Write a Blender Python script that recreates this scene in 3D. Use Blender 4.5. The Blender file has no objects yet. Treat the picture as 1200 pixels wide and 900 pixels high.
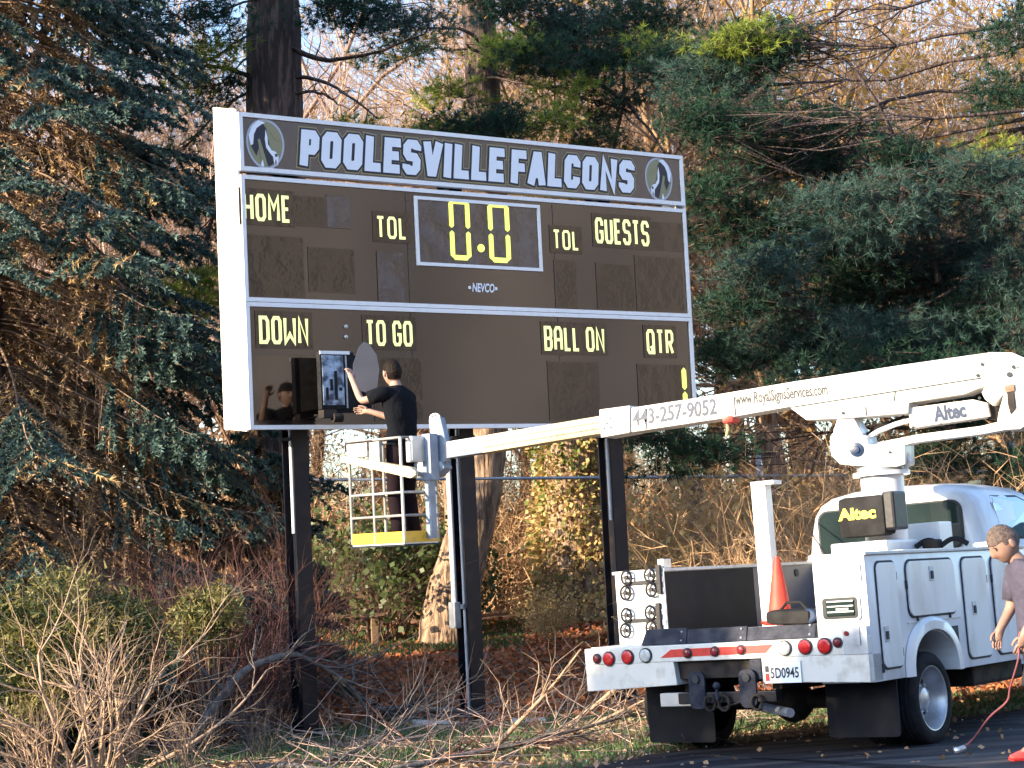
import bpy, bmesh, math, random
import numpy as np
from mathutils import Vector, Matrix, Euler
from math import radians as rad, sin, cos, pi

scene = bpy.context.scene
COL = scene.collection

# ------------------------------------------------------------------ camera
F_PX = 2146.0                      # focal length in pixels of a 1200 px wide picture
CAM_H, PITCH, ROLL = 1.756, 0.0858, 0.0486
c_fwd = Vector((0, cos(PITCH), sin(PITCH)))
c_up0 = Vector((0, -sin(PITCH), cos(PITCH)))
c_x0 = Vector((1, 0, 0))
c_x = c_x0 * cos(ROLL) - c_up0 * sin(ROLL)
c_up = c_up0 * cos(ROLL) + c_x0 * sin(ROLL)
cam_data = bpy.data.cameras.new('camera')
cam = bpy.data.objects.new('camera', cam_data)
COL.objects.link(cam)
cam.matrix_world = Matrix(((c_x.x, c_up.x, -c_fwd.x, 0), (c_x.y, c_up.y, -c_fwd.y, 0),
                           (c_x.z, c_up.z, -c_fwd.z, CAM_H), (0, 0, 0, 1)))
cam_data.sensor_width = 36
cam_data.lens = 36 * F_PX / 1200
cam_data.clip_end = 3000
scene.camera = cam

# ------------------------------------------------------------------ light
SUN_AZ = (-0.862, -0.507)           # horizontal direction towards the sun
SUN_EL = rad(16)
w = bpy.data.worlds.new('World'); scene.world = w; w.use_nodes = True
nt = w.node_tree; nt.nodes.clear()
sky = nt.nodes.new('ShaderNodeTexSky'); sky.sky_type = 'NISHITA'; sky.sun_disc = False
sky.sun_elevation = SUN_EL
sky.sun_rotation = math.atan2(SUN_AZ[0], SUN_AZ[1])
sky.air_density = 1.0; sky.dust_density = 1.3; sky.ozone_density = 3.0
bg = nt.nodes.new('ShaderNodeBackground'); bg.inputs['Strength'].default_value = 0.15
wo = nt.nodes.new('ShaderNodeOutputWorld')
nt.links.new(sky.outputs[0], bg.inputs[0]); nt.links.new(bg.outputs[0], wo.inputs[0])
sl = bpy.data.lights.new('sun', 'SUN'); sl.energy = 3.4; sl.angle = rad(0.6); sl.color = (1.0, 0.80, 0.55)
so = bpy.data.objects.new('sun', sl); COL.objects.link(so)
sd = Vector((SUN_AZ[0], SUN_AZ[1], 0)).normalized() * cos(SUN_EL) + Vector((0, 0, sin(SUN_EL)))
so.rotation_euler = (-sd).to_track_quat('-Z', 'Y').to_euler()
so.location = sd * 40
scene.view_settings.view_transform = 'Standard'; scene.view_settings.look = 'None'
scene.view_settings.gamma = 1.0; scene.view_settings.exposure = 2.1
scene.render.engine = 'CYCLES'
scene.cycles.max_bounces = 5; scene.cycles.transparent_max_bounces = 6

# ------------------------------------------------------------------ measuring helpers
def ray(px, py):
    return c_fwd + c_x * ((px - 600) / F_PX) + c_up * ((450 - py) / F_PX)
def at(px, py, Y):                 # world point seen at a photo pixel, Y metres out
    d = ray(px, py); t = Y / d.y
    return Vector((d.x * t, Y, CAM_H + d.z * t))
class Frame:
    def __init__(s, o, M): s.o = Vector(o); s.M = M.to_3x3(); s.I = s.M.transposed()
    def hit(s, px, py, ax, c):     # local point on the local plane axis = c
        d = s.I @ ray(px, py); o = s.I @ (Vector((0, 0, CAM_H)) - s.o)
        return o + d * ((c - o[ax]) / d[ax])
    def w(s, p): return s.o + s.M @ Vector(p)
    def mat(s): return Matrix.Translation(s.o) @ s.M.to_4x4()

# ------------------------------------------------------------------ materials
def mat(name, col, rough=.6, metal=0, col2=None, vscale=3.0, vdet=4, bump=0, bscale=20, stretch=(1, 1, 1), coat=0,
        emit=None, estr=0, contrast=(.35, .65), col3=None, spec=.5, transl=0, trans=0, objvar=0, distort=0, bdist=.02):
    m = bpy.data.materials.new(name); m.use_nodes = True
    t = m.node_tree; b = t.nodes['Principled BSDF']
    def rgb(c): return (c[0], c[1], c[2], 1)
    b.inputs['Base Color'].default_value = rgb(col)
    b.inputs['Roughness'].default_value = rough; b.inputs['Metallic'].default_value = metal
    b.inputs['Specular IOR Level'].default_value = spec
    if coat: b.inputs['Coat Weight'].default_value = coat; b.inputs['Coat Roughness'].default_value = .08
    if trans: b.inputs['Transmission Weight'].default_value = trans
    if emit: b.inputs['Emission Color'].default_value = rgb(emit); b.inputs['Emission Strength'].default_value = estr
    tc = None
    if col2 or bump:
        tc = t.nodes.new('ShaderNodeTexCoord'); mp = t.nodes.new('ShaderNodeMapping')
        mp.inputs['Scale'].default_value = stretch
        t.links.new(tc.outputs['Object'], mp.inputs['Vector'])
    last = None
    if col2:
        n = t.nodes.new('ShaderNodeTexNoise'); n.inputs['Scale'].default_value = vscale; n.inputs['Detail'].default_value = vdet
        n.inputs['Distortion'].default_value = distort
        r = t.nodes.new('ShaderNodeValToRGB')
        r.color_ramp.elements[0].position = contrast[0]; r.color_ramp.elements[1].position = contrast[1]
        r.color_ramp.elements[0].color = rgb(col); r.color_ramp.elements[1].color = rgb(col2)
        if col3:
            e = r.color_ramp.elements.new((contrast[0] + contrast[1]) / 2); e.color = rgb(col3)
        t.links.new(mp.outputs[0], n.inputs['Vector']); t.links.new(n.outputs['Fac'], r.inputs[0])
        last = r.outputs[0]
        t.links.new(last, b.inputs['Base Color'])
    if objvar:
        oi = t.nodes.new('ShaderNodeObjectInfo'); hs = t.nodes.new('ShaderNodeHueSaturation')
        mr = t.nodes.new('ShaderNodeMapRange'); mr.inputs['To Min'].default_value = 1 - objvar; mr.inputs['To Max'].default_value = 1 + objvar
        t.links.new(oi.outputs['Random'], mr.inputs['Value']); t.links.new(mr.outputs[0], hs.inputs['Value'])
        if last: t.links.new(last, hs.inputs['Color'])
        else: hs.inputs['Color'].default_value = rgb(col)
        t.links.new(hs.outputs[0], b.inputs['Base Color'])
    if bump:
        n2 = t.nodes.new('ShaderNodeTexNoise'); n2.inputs['Scale'].default_value = bscale; n2.inputs['Detail'].default_value = 5
        bp = t.nodes.new('ShaderNodeBump'); bp.inputs['Strength'].default_value = bump; bp.inputs['Distance'].default_value = bdist
        t.links.new(mp.outputs[0], n2.inputs['Vector']); t.links.new(n2.outputs['Fac'], bp.inputs['Height'])
        t.links.new(bp.outputs[0], b.inputs['Normal'])
    if transl:
        tr = t.nodes.new('ShaderNodeBsdfTranslucent'); mx = t.nodes.new('ShaderNodeMixShader'); mx.inputs[0].default_value = transl
        out = t.nodes['Material Output']
        if last: t.links.new(last, tr.inputs[0])
        else: tr.inputs[0].default_value = rgb(col)
        t.links.new(b.outputs[0], mx.inputs[1]); t.links.new(tr.outputs[0], mx.inputs[2]); t.links.new(mx.outputs[0], out.inputs[0])
    return m

M = {}
M['white'] = mat('white_paint', (.70, .72, .74), .32, col2=(.44, .43, .41), vscale=4, vdet=12, contrast=(.48, .86), coat=.3, bump=.05, bscale=2.5, distort=.4, stretch=(1, 1, .35))
M['white_dirty'] = mat('weathered_white_paint', (.62, .62, .59), .45, col2=(.34, .32, .29), vscale=9, vdet=10, contrast=(.5, .82), bump=.05, bscale=8)
M['boom_white'] = mat('boom_white_paint', (.58, .57, .53), .38, col2=(.40, .36, .30), vscale=2.2, vdet=12, contrast=(.5, .9), coat=.2, distort=.5, bump=.03, bscale=4)
M['seam'] = mat('dark_seam', (.02, .025, .03), .7)
M['black_board'] = mat('black_board_paint', (.016, .012, .010), .10, col2=(.026, .020, .017), vscale=1.6, vdet=8, bump=.02, bscale=1.5, spec=1.0)
M['header_board'] = mat('header_board_paint', (.028, .029, .034), .18, col2=(.040, .040, .044), vscale=2.5, vdet=6, bump=.02, bscale=1.2, spec=1.0)
M['panel_rim'] = mat('thin_panel_rim', (.016, .012, .010), .14, spec=1.0)
M['acrylic'] = mat('warped_dark_acrylic', (.006, .004, .003), .08, col2=(.022, .014, .009), vscale=3.5, vdet=5, contrast=(.45, .8), bump=.45, bscale=4, spec=.78)
M['acrylic_flat'] = mat('flat_dark_acrylic', (.006, .004, .003), .05, col2=(.014, .010, .008), vscale=3.5, vdet=5, contrast=(.45, .8), bump=.05, bscale=2, spec=1.0)
M['acrylic_blue'] = mat('warped_blue_acrylic', (.008, .010, .014), .10, col2=(.035, .048, .07), vscale=5, vdet=5, bump=.35, bscale=5, spec=1.0)
M['trim'] = mat('white_trim', (.82, .83, .84), .35, col2=(.7, .7, .7), vscale=12, contrast=(.5, .9))
M['side'] = mat('cream_white_sheet_metal', (.86, .85, .80), .45, col2=(.76, .75, .7), vscale=2, vdet=6, contrast=(.5, .8))
M['led'] = mat('lit_amber_green_led', (.5, .55, .1), .5, emit=(.82, .95, .16), estr=.34)
M['led_cap'] = mat('lit_caption_led', (.5, .5, .2), .5, emit=(.86, .96, .36), estr=.30)
M['led_off'] = mat('unlit_segment', (.10, .10, .11), .3)
M['letter'] = mat('white_vinyl_lettering', (.80, .84, .90), .5)
M['gold'] = mat('gold_vinyl', (.33, .27, .13), .5)
M['navy'] = mat('navy_vinyl', (.012, .014, .03), .4)
M['silverv'] = mat('silver_vinyl', (.45, .48, .56), .4)
M['olive'] = mat('olive_gold_vinyl', (.26, .25, .14), .5)
M['steel_black'] = mat('black_painted_steel', (.006, .008, .014), .4, col2=(.040, .026, .020), contrast=(.5, .85), vscale=5, vdet=8, bump=.06, bscale=20, spec=0.3)
M['steel_grey'] = mat('galvanised_steel', (.42, .46, .52), .42, .5, col2=(.30, .33, .38), vscale=10, vdet=6)
M['conduit'] = mat('grey_pvc_conduit', (.5, .53, .58), .5)
M['blue_grey'] = mat('blue_grey_painted_steel', (.24, .29, .37), .4, col2=(.17, .21, .27), vscale=9)
M['ext_cream'] = mat('cream_fibreglass', (.52, .45, .30), .45, col2=(.40, .33, .20), vscale=3)
M['rail'] = mat('dull_grey_rail', (.30, .30, .29), .5, col2=(.20, .20, .19), vscale=9)
M['alu'] = mat('aluminium_rail', (.62, .62, .60), .4, .5, col2=(.45, .45, .44), vscale=8)
M['yellow'] = mat('yellow_paint', (.72, .42, .03), .4, col2=(.5, .28, .03), vscale=14, contrast=(.5, .85))
M['rubber'] = mat('black_rubber', (.011, .012, .015), .8, col2=(.024, .024, .026), vscale=14, vdet=8, bump=.3, bscale=60, spec=0.12)
M['mudflap'] = mat('scuffed_rubber_flap', (.012, .013, .018), .7, col2=(.024, .024, .026), vscale=5, vdet=8, contrast=(.45, .75), stretch=(1, 1, .5), spec=0.12)
M['rim'] = mat('steel_wheel_rim', (.55, .57, .60), .35, .6, col2=(.4, .4, .42), vscale=8)
M['chassis'] = mat('dirty_black_chassis', (.014, .014, .015), .7, col2=(.05, .04, .035), vscale=8, vdet=8, spec=0.12)
M['darkplate'] = mat('dark_tread_plate', (.010, .014, .028), .5, .0, col2=(.035, .04, .055), vscale=12, vdet=8, bump=.2, bscale=50, spec=0.12)
M['darkpanel'] = mat('dark_inner_panel', (.005, .007, .012), .55, col2=(.014, .018, .028), vscale=4, vdet=10, contrast=(.45, .85), spec=0.12)
M['bluepanel'] = mat('navy_blue_panel', (.012, .022, .06), .4, col2=(.03, .04, .08), vscale=7, vdet=8)
M['red_lens'] = mat('red_lamp_lens', (.62, .02, .02), .2, coat=.5, col2=(.45, .01, .015), vscale=50)
M['darkred'] = mat('dark_red_lens', (.16, .012, .02), .2, coat=.5)
M['clear_lens'] = mat('clear_lamp_lens', (.55, .58, .55), .15, coat=.6, col2=(.38, .4, .4), vscale=40)
M['redtape'] = mat('red_reflective_tape', (.62, .025, .018), .45, col2=(.45, .02, .015), vscale=30)
M['glass'] = mat('dark_tinted_glass', (.012, .02, .02), .04, spec=.9, col2=(.02, .035, .032), vscale=2, bump=.02, bscale=2, coat=.4)
M['glass_side'] = mat('side_window_glass', (.05, .09, .10), .03, spec=1.0, col2=(.10, .16, .17), vscale=2.5, coat=1, bump=.05, bscale=2)
M['cone'] = mat('orange_cone_plastic', (.75, .06, .03), .6, col2=(.55, .04, .025), vscale=8)
M['bag'] = mat('black_canvas_cover', (.015, .015, .016), .85, bump=.5, bscale=12, col2=(.03, .03, .03), vscale=6, spec=0.12)
M['yellowprint'] = mat('yellow_print', (.75, .62, .03), .5)
M['blackprint'] = mat('black_print', (.008, .008, .012), .5)
M['blueprint'] = mat('dark_blue_print', (.008, .025, .07), .4)
M['skin'] = mat('skin', (.38, .24, .185), .65, col2=(.30, .18, .135), vscale=9)
M['skin_red'] = mat('tanned_skin', (.33, .20, .155), .65, col2=(.25, .145, .11), vscale=9)
M['hair'] = mat('dark_brown_hair', (.012, .008, .006), .6, bump=.8, bscale=60, spec=0.12)
M['hair_short'] = mat('short_cropped_hair', (.06, .045, .038), .85, bump=.6, bscale=90, col2=(.14, .10, .085), vscale=40)
M['shirt_black'] = mat('black_tshirt', (.005, .006, .009), .95, bdist=.05, bump=.8, bscale=7, spec=0.12)
M['trousers_maroon'] = mat('dark_maroon_trousers', (.012, .007, .010), .95, bump=.4, bscale=8, spec=0.12)
M['shirt_mauve'] = mat('heather_mauve_tshirt', (.060, .055, .088), .9, bump=.8, bscale=9, bdist=.04, col2=(.047, .043, .070), vscale=30)
M['shorts'] = mat('charcoal_shorts', (.030, .032, .042), .9, bump=.5, bscale=8, spec=0.12)
M['leggings'] = mat('mottled_blue_trousers', (.026, .032, .075), .9, col2=(.075, .06, .12), vscale=30, bump=.4, bscale=9)
M['shoe_red'] = mat('red_running_shoe', (.85, .10, .08), .6, col2=(.7, .07, .06), vscale=30)
M['shoe_brown'] = mat('tan_boot', (.20, .12, .08), .7)
M['hose'] = mat('pink_red_rubber_hose', (.22, .07, .085), .7)
M['brass'] = mat('silver_nozzle', (.6, .6, .62), .3, .7)
M['bark_pine'] = mat('pine_bark', (.055, .038, .034), .9, col2=(.14, .095, .08), col3=(.045, .03, .026), vscale=14, vdet=10, stretch=(1, 1, .16), bump=1.0, bscale=22, contrast=(.4, .6), bdist=.06)
M['bark_mid'] = mat('brown_bark', (.13, .085, .06), .9, col2=(.20, .13, .09), vscale=10, vdet=10, stretch=(1, 1, .25), bump=1.0, bscale=18)
M['bark_tan'] = mat('tan_bark', (.13, .085, .06), .9, col2=(.36, .25, .17), vscale=16, vdet=12, stretch=(1, 1, .16), bump=1.0, bscale=24, contrast=(.38, .58), bdist=.07)
M['bark_twig'] = mat('brown_twigs', (.25, .17, .12), .85, objvar=.3)
M['bark_pinkish'] = mat('pinkish_grey_twigs', (.38, .27, .22), .85, objvar=.25)
M['bark_gold'] = mat('golden_brown_twigs', (.42, .275, .155), .85, objvar=.25)
M['bark_red'] = mat('reddish_brown_twigs', (.12, .055, .05), .85, objvar=.2)
M['stem_pale'] = mat('pale_tan_stems', (.42, .30, .21), .8, col2=(.27, .19, .13), vscale=20, bump=.3, bscale=30)
M['stem_grey'] = mat('grey_dead_wood', (.15, .135, .125), .85, col2=(.07, .06, .06), vscale=14, bump=.6, bscale=25)
M['spruce1'] = mat('blue_spruce_needles', (.095, .155, .135), .6, transl=.2, spec=0.2)
M['spruce2'] = mat('dark_spruce_needles', (.055, .095, .08), .6, transl=.2, spec=0.2)
M['spruce_dead'] = mat('dead_spruce_twigs', (.34, .215, .125), .85)
M['spruce_gold'] = mat('golden_dry_needles', (.48, .32, .14), .8, transl=.25)
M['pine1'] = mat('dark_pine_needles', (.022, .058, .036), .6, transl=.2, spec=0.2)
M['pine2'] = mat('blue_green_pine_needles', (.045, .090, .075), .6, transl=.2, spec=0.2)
M['pine3'] = mat('sunlit_tone_pine_needles', (.24, .30, .05), .6, transl=.35, spec=0.2)  # sunlit copy of the pine needles, the sun put into the colour
M['ivy'] = mat('ivy_leaves', (.15, .19, .045), .5, transl=.3)
M['ivy_dry'] = mat('dry_vine_leaves', (.48, .34, .14), .7, transl=.3)
M['leaf_gold'] = mat('golden_oak_leaves', (.45, .27, .05), .6, transl=.4)
M['arbor'] = mat('arborvitae_foliage', (.035, .06, .022), .6, transl=.2, spec=0.2)
M['arbor_tip'] = mat('yellowed_arborvitae_tips', (.21, .19, .055), .6, transl=.3)
M['shrub_green'] = mat('green_shrub_leaves', (.07, .105, .03), .5, transl=.3)
M['litter1'] = mat('rust_brown_fallen_leaves', (.38, .13, .05), .8, transl=.1)
M['litter2'] = mat('tan_fallen_leaves', (.34, .22, .13), .8, transl=.1)
M['grass'] = mat('winter_grass_blades', (.09, .16, .06), .7, transl=.3)
M['bench_wood'] = mat('weathered_bench_wood', (.16, .10, .07), .8, col2=(.25, .17, .11), vscale=9, stretch=(1, 6, 6))
M['stone'] = mat('pale_limestone_block', (.5, .47, .43), .8, bump=.5, bscale=10)
M['asphalt'] = mat('worn_asphalt', (.018, .019, .026), .7, col2=(.10, .098, .10), vscale=1.6, vdet=12, stretch=(.35, 3.2, 1), contrast=(.46, .80), bump=.5, bscale=60, spec=0.2)
M['hill'] = mat('reflected_hill_brown', (.165, .148, .142), .95, col2=(.29, .255, .24), vscale=.35, vdet=10, bump=1, bscale=1.2, stretch=(1, 1, .4))  # brown toned for what the board reflects of the added hill
M['ground'] = mat('leafy_soil', (.10, .055, .035), .95, col2=(.20, .10, .055), col3=(.13, .085, .055), vscale=1.3, vdet=12, bump=.8, bscale=14)

# ------------------------------------------------------------------ object helpers
def tag(o, label=None, cat=None, group=None, kind=None):
    if label: o['label'] = label
    if cat: o['category'] = cat
    if group: o['group'] = group
    if kind: o['kind'] = kind
    return o
def empty(name, loc=(0, 0, 0), mw=None, parent=None):
    o = bpy.data.objects.new(name, None); COL.objects.link(o)
    if mw is not None: o.matrix_world = mw
    else: o.location = loc
    o.empty_display_size = .2
    if parent: o.parent = parent
    return o
def link(name, me, m=None, parent=None, smooth=False):
    if m is not None: me.materials.append(m)
    if smooth:
        me.polygons.foreach_set('use_smooth', [True] * len(me.polygons))
    o = bpy.data.objects.new(name, me); COL.objects.link(o)
    if parent: o.parent = parent
    return o
def copy_tree(o, parent=None):
    c = o.copy(); COL.objects.link(c)
    if parent: c.parent = parent
    for ch in list(o.children): copy_tree(ch, c)
    return c

class MB:
    """collects boxes, prisms, cylinders and tubes, then links them as ONE mesh object"""
    def __init__(s): s.bm = bmesh.new()
    def box(s, a, b, bev=0, rot=None):           # two opposite corners
        a = Vector(a); b = Vector(b); c = (a + b) / 2; d = b - a
        r = bmesh.ops.create_cube(s.bm, size=1)
        vs = r['verts']
        bmesh.ops.scale(s.bm, vec=(abs(d.x), abs(d.y), abs(d.z)), verts=vs)
        if bev:
            es = list({e for v in vs for e in v.link_edges})
            rr = bmesh.ops.bevel(s.bm, geom=es, offset=bev, segments=2, affect='EDGES', profile=.6)
            vs = list({v for f in rr['faces'] for v in f.verts} | {v for v in vs if v.is_valid})
        if rot is not None: bmesh.ops.rotate(s.bm, cent=(0, 0, 0), matrix=rot, verts=vs)
        bmesh.ops.translate(s.bm, vec=c, verts=vs); return s
    def prism(s, pts, d, bev=0):                 # closed 3D polygon extruded by the vector d
        n = len(pts); P = [Vector(p) for p in pts]; d = Vector(d)
        A = [s.bm.verts.new(p) for p in P]; B = [s.bm.verts.new(p + d) for p in P]
        fs = [s.bm.faces.new(A), s.bm.faces.new(B[::-1])]
        for i in range(n): fs.append(s.bm.faces.new((A[i], B[i], B[(i + 1) % n], A[(i + 1) % n])))
        bmesh.ops.recalc_face_normals(s.bm, faces=fs)
        if bev:
            es = list({e for f in fs for e in f.edges})
            bmesh.ops.bevel(s.bm, geom=es, offset=bev, segments=2, affect='EDGES', profile=.6)
        return s
    def ring(s, pts): return [s.bm.verts.new(p) for p in pts]
    def loft(s, rings, caps=True):
        R = [s.ring(r) for r in rings]; n = len(R[0]); fs = []
        for a, b in zip(R, R[1:]):
            for i in range(n): fs.append(s.bm.faces.new((a[i], a[(i + 1) % n], b[(i + 1) % n], b[i])))
        if caps: fs.append(s.bm.faces.new(R[0])); fs.append(s.bm.faces.new(R[-1][::-1]))
        bmesh.ops.recalc_face_normals(s.bm, faces=fs); return s
    def cyl(s, p0, p1, r0, r1=None, n=14, caps=True):
        p0 = Vector(p0); p1 = Vector(p1); r1 = r0 if r1 is None else r1
        d = (p1 - p0).normalized(); a = d.orthogonal().normalized(); b = d.cross(a)
        f = lambda p, r: [p + (a * cos(2 * pi * i / n) + b * sin(2 * pi * i / n)) * r for i in range(n)]
        return s.loft([f(p0, r0), f(p1, r1)], caps)
    def tube(s, pts, r, n=8):
        P = [Vector(p) for p in pts]; rings = []; a = None
        rr = r if isinstance(r, (list, tuple)) else [r] * len(P)
        for i, p in enumerate(P):
            d = (P[min(i + 1, len(P) - 1)] - P[max(i - 1, 0)]).normalized()
            a = d.orthogonal().normalized() if a is None else (a - d * a.dot(d)).normalized()
            b = d.cross(a)
            rings.append([p + (a * cos(2 * pi * k / n) + b * sin(2 * pi * k / n)) * rr[i] for k in range(n)])
        return s.loft(rings)
    def lathe(s, prof, o, ax, n=36, caps=False):             # prof: (along axis, radius)
        o = Vector(o); ax = Vector(ax).normalized(); a = ax.orthogonal().normalized(); b = ax.cross(a)
        rings = [[o + ax * h + (a * cos(2 * pi * k / n) + b * sin(2 * pi * k / n)) * max(r, .0005) for k in range(n)] for h, r in prof]
        return s.loft(rings, caps=caps)
    def sphere(s, c, r, sc=(1, 1, 1), sub=2):
        q = bmesh.ops.create_icosphere(s.bm, subdivisions=sub, radius=r)
        bmesh.ops.scale(s.bm, vec=sc, verts=q['verts']); bmesh.ops.translate(s.bm, vec=c, verts=q['verts']); return s
    def build(s, name, m, parent=None, smooth=False, auto=False):
        me = bpy.data.meshes.new(name); s.bm.to_mesh(me); s.bm.free()
        o = link(name, me, m, parent, smooth or auto)
        if auto:
            try: me.set_sharp_from_angle(angle=rad(35))
            except Exception: pass
        return o

def ribbon(mb, pts, t, closed=False, lift=0, place=lambda x, z, y: Vector((x, -y, z)), depth=0.0):
    """flat mitred band along a 2D polyline, t wide"""
    P = [Vector((p[0], p[1])) for p in pts]; n = len(P)
    L = []; R = []
    for i in range(n):
        a = P[i - 1] if (i > 0 or closed) else None
        b = P[(i + 1) % n] if (i < n - 1 or closed) else None
        d1 = (P[i] - a).normalized() if a is not None else None
        d2 = (b - P[i]).normalized() if b is not None else None
        if d1 is None: d1 = d2
        if d2 is None: d2 = d1
        n1 = Vector((-d1.y, d1.x)); n2 = Vector((-d2.y, d2.x)); m = (n1 + n2)
        if m.length < 1e-4: m = n1
        m = m.normalized(); k = t / 2 / max(.5, m.dot(n1))
        L.append(P[i] + m * k); R.append(P[i] - m * k)
    V1 = [mb.bm.verts.new(place(p.x, p.y, lift + .00022 * i)) for i, p in enumerate(L)]; V2 = [mb.bm.verts.new(place(p.x, p.y, lift + .00022 * i)) for i, p in enumerate(R)]
    for i in range(n if closed else n - 1):
        j = (i + 1) % n
        mb.bm.faces.new((V1[i], V1[j], V2[j], V2[i]))

c = .22
OCT = [(c, 0), (1 - c, 0), (1, c * .6), (1, 1 - c * .6), (1 - c, 1), (c, 1), (0, 1 - c * .6), (0, c * .6)]
GL = {  # letter -> (width, [(points, closed)])
 'O': (1, [(OCT, True)]), '0': (1, [(OCT, True)]), 'D': (1, [([(0, 0), (.75, 0), (1, .15), (1, .85), (.75, 1), (0, 1)], True)]),
 'H': (1, [([(0, 0), (0, 1)], 0), ([(1, 0), (1, 1)], 0), ([(0, .5), (1, .5)], 0)]),
 'M': (1.2, [([(0, 0), (0, 1), (.5, .5), (1, 1), (1, 0)], 0)]),
 'W': (1.3, [([(0, 1), (0, 0), (.5, .35), (1, 0), (1, 1)], 0)]),
 'E': (.8, [([(1, 0), (0, 0), (0, 1), (1, 1)], 0), ([(0, .5), (.85, .5)], 0)]),
 'F': (.8, [([(0, 0), (0, 1), (1, 1)], 0), ([(0, .48), (.85, .48)], 0)]),
 'L': (.75, [([(0, 1), (0, 0), (1, 0)], 0)]), 'I': (.01, [([(0, 0), (0, 1)], 0)]),
 'T': (.9, [([(0, 1), (1, 1)], 0), ([(.5, 0), (.5, 1)], 0)]),
 'P': (.9, [([(0, 0), (0, 1), (.78, 1), (1, .88), (1, .55), (.78, .43), (0, .43)], 0)]),
 'R': (.95, [([(0, 0), (0, 1), (.78, 1), (1, .88), (1, .6), (.78, .48), (0, .48)], 0), ([(.5, .48), (1, 0)], 0)]),
 'B': (.95, [([(0, 0), (.8, 0), (1, .12), (1, .4), (.8, .5), (1, .62), (1, .88), (.8, 1), (0, 1)], True), ([(0, .5), (.75, .5)], 0)]),
 'S': (.95, [([(0, .22), (0, .12), (.22, 0), (.78, 0), (1, .12), (1, .38), (.8, .5), (.2, .52), (0, .64), (0, .88), (.22, 1), (.78, 1), (1, .88), (1, .78)], 0)]),
 'C': (.95, [([(1, .3), (1, .13), (.78, 0), (.22, 0), (0, .13), (0, .87), (.22, 1), (.78, 1), (1, .87), (1, .7)], 0)]),
 'G': (.95, [([(.55, .45), (1, .45), (1, .13), (.78, 0), (.22, 0), (0, .13), (0, .87), (.22, 1), (.78, 1), (1, .87), (1, .72)], 0)]),
 'U': (.95, [([(0, 1), (0, .13), (.22, 0), (.78, 0), (1, .13), (1, 1)], 0)]),
 'V': (1.05, [([(0, 1), (.40, 0), (.60, 0), (1, 1)], 0)]),
 'A': (1.05, [([(0, 0), (.40, 1), (.60, 1), (1, 0)], 0), ([(.22, .28), (.78, .28)], 0)]),
 'a': (1, [([(0, 0), (0, .85), (.25, 1), (.75, 1), (1, .85), (1, 0)], 0), ([(0, .45), (1, .45)], 0)]),
 'N': (1.05, [([(0, 0), (0, 1), (1, 0), (1, 1)], 0)]),
 'Q': (1, [([(c, 0), (1, 0), (1, 1 - c * .6), (1 - c, 1), (c, 1), (0, 1 - c * .6), (0, c * .6)], True), ([(.55, .3), (1, -.05)], 0)]),
 ' ': (.08, []), '-': (.5, [([(0, .5), (1, .5)], 0)]),
}
def glyphs(mb, s, x0, z0, W, H, cw, t, gap, lift, shear=0, up=0.0):
    """write s from (x0,z0); W is the total width reached, H height, t stroke"""
    tot = sum(GL[ch][0] * cw + t + gap for ch in s) - gap
    k = W / tot; x = x0; q = 0
    for ch in s:
        gw, st = GL[ch]
        for pts, cl in st:
            P = [(x + (t / 2 + u * gw * cw) * k, z0 + t / 2 + v * (H - t)) for u, v in pts]
            P = [(a + (b - z0) * shear, b + (a - x0) * up) for a, b in P]
            q += 1
            ribbon(mb, P, t * (1 if t * k > t else 1), bool(cl), lift + .0004 * (q % 3))
        x += (gw * cw + t + gap) * k

def textobj(name, s, size, o, ex, ez, m, parent, shear=0, bold=0.0, width=None, align='LEFT', lift=.003):
    cu = bpy.data.curves.new(name, 'FONT'); cu.body = s; cu.size = size; cu.shear = shear; cu.offset = bold
    cu.align_x = align; cu.resolution_u = 3
    tmp = bpy.data.objects.new('tmp', cu); COL.objects.link(tmp)
    dg = bpy.context.evaluated_depsgraph_get(); me = bpy.data.meshes.new_from_object(tmp.evaluated_get(dg))
    bpy.data.objects.remove(tmp); bpy.data.curves.remove(cu)
    ex = Vector(ex).normalized(); ez = Vector(ez).normalized(); en = ex.cross(ez)
    kx = 1
    xs = [v.co.x for v in me.vertices]
    if width and xs: kx = width / (max(xs) - min(xs))
    for v in me.vertices:
        p = v.co; v.co = Vector(o) + ex * (p.x * kx) + ez * p.y + en * lift
    me.materials.clear()
    return link(name, me, m, parent)

def nmesh(name, V, quads=None, tris=None, uniform=True):
    me = bpy.data.meshes.new(name); V = np.asarray(V, np.float32)
    q = np.zeros((0, 4), np.int32) if quads is None else np.asarray(quads, np.int32)
    t = np.zeros((0, 3), np.int32) if tris is None else np.asarray(tris, np.int32)
    nl = q.size + t.size
    me.vertices.add(len(V)); me.vertices.foreach_set('co', V.ravel())
    me.loops.add(nl); me.loops.foreach_set('vertex_index', np.concatenate([q.ravel(), t.ravel()]))
    me.polygons.add(len(q) + len(t))
    st = np.concatenate([np.arange(len(q)) * 4, q.size + np.arange(len(t)) * 3]).astype(np.int32)
    me.polygons.foreach_set('loop_start', st)
    me.update(calc_edges=True); return me

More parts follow.
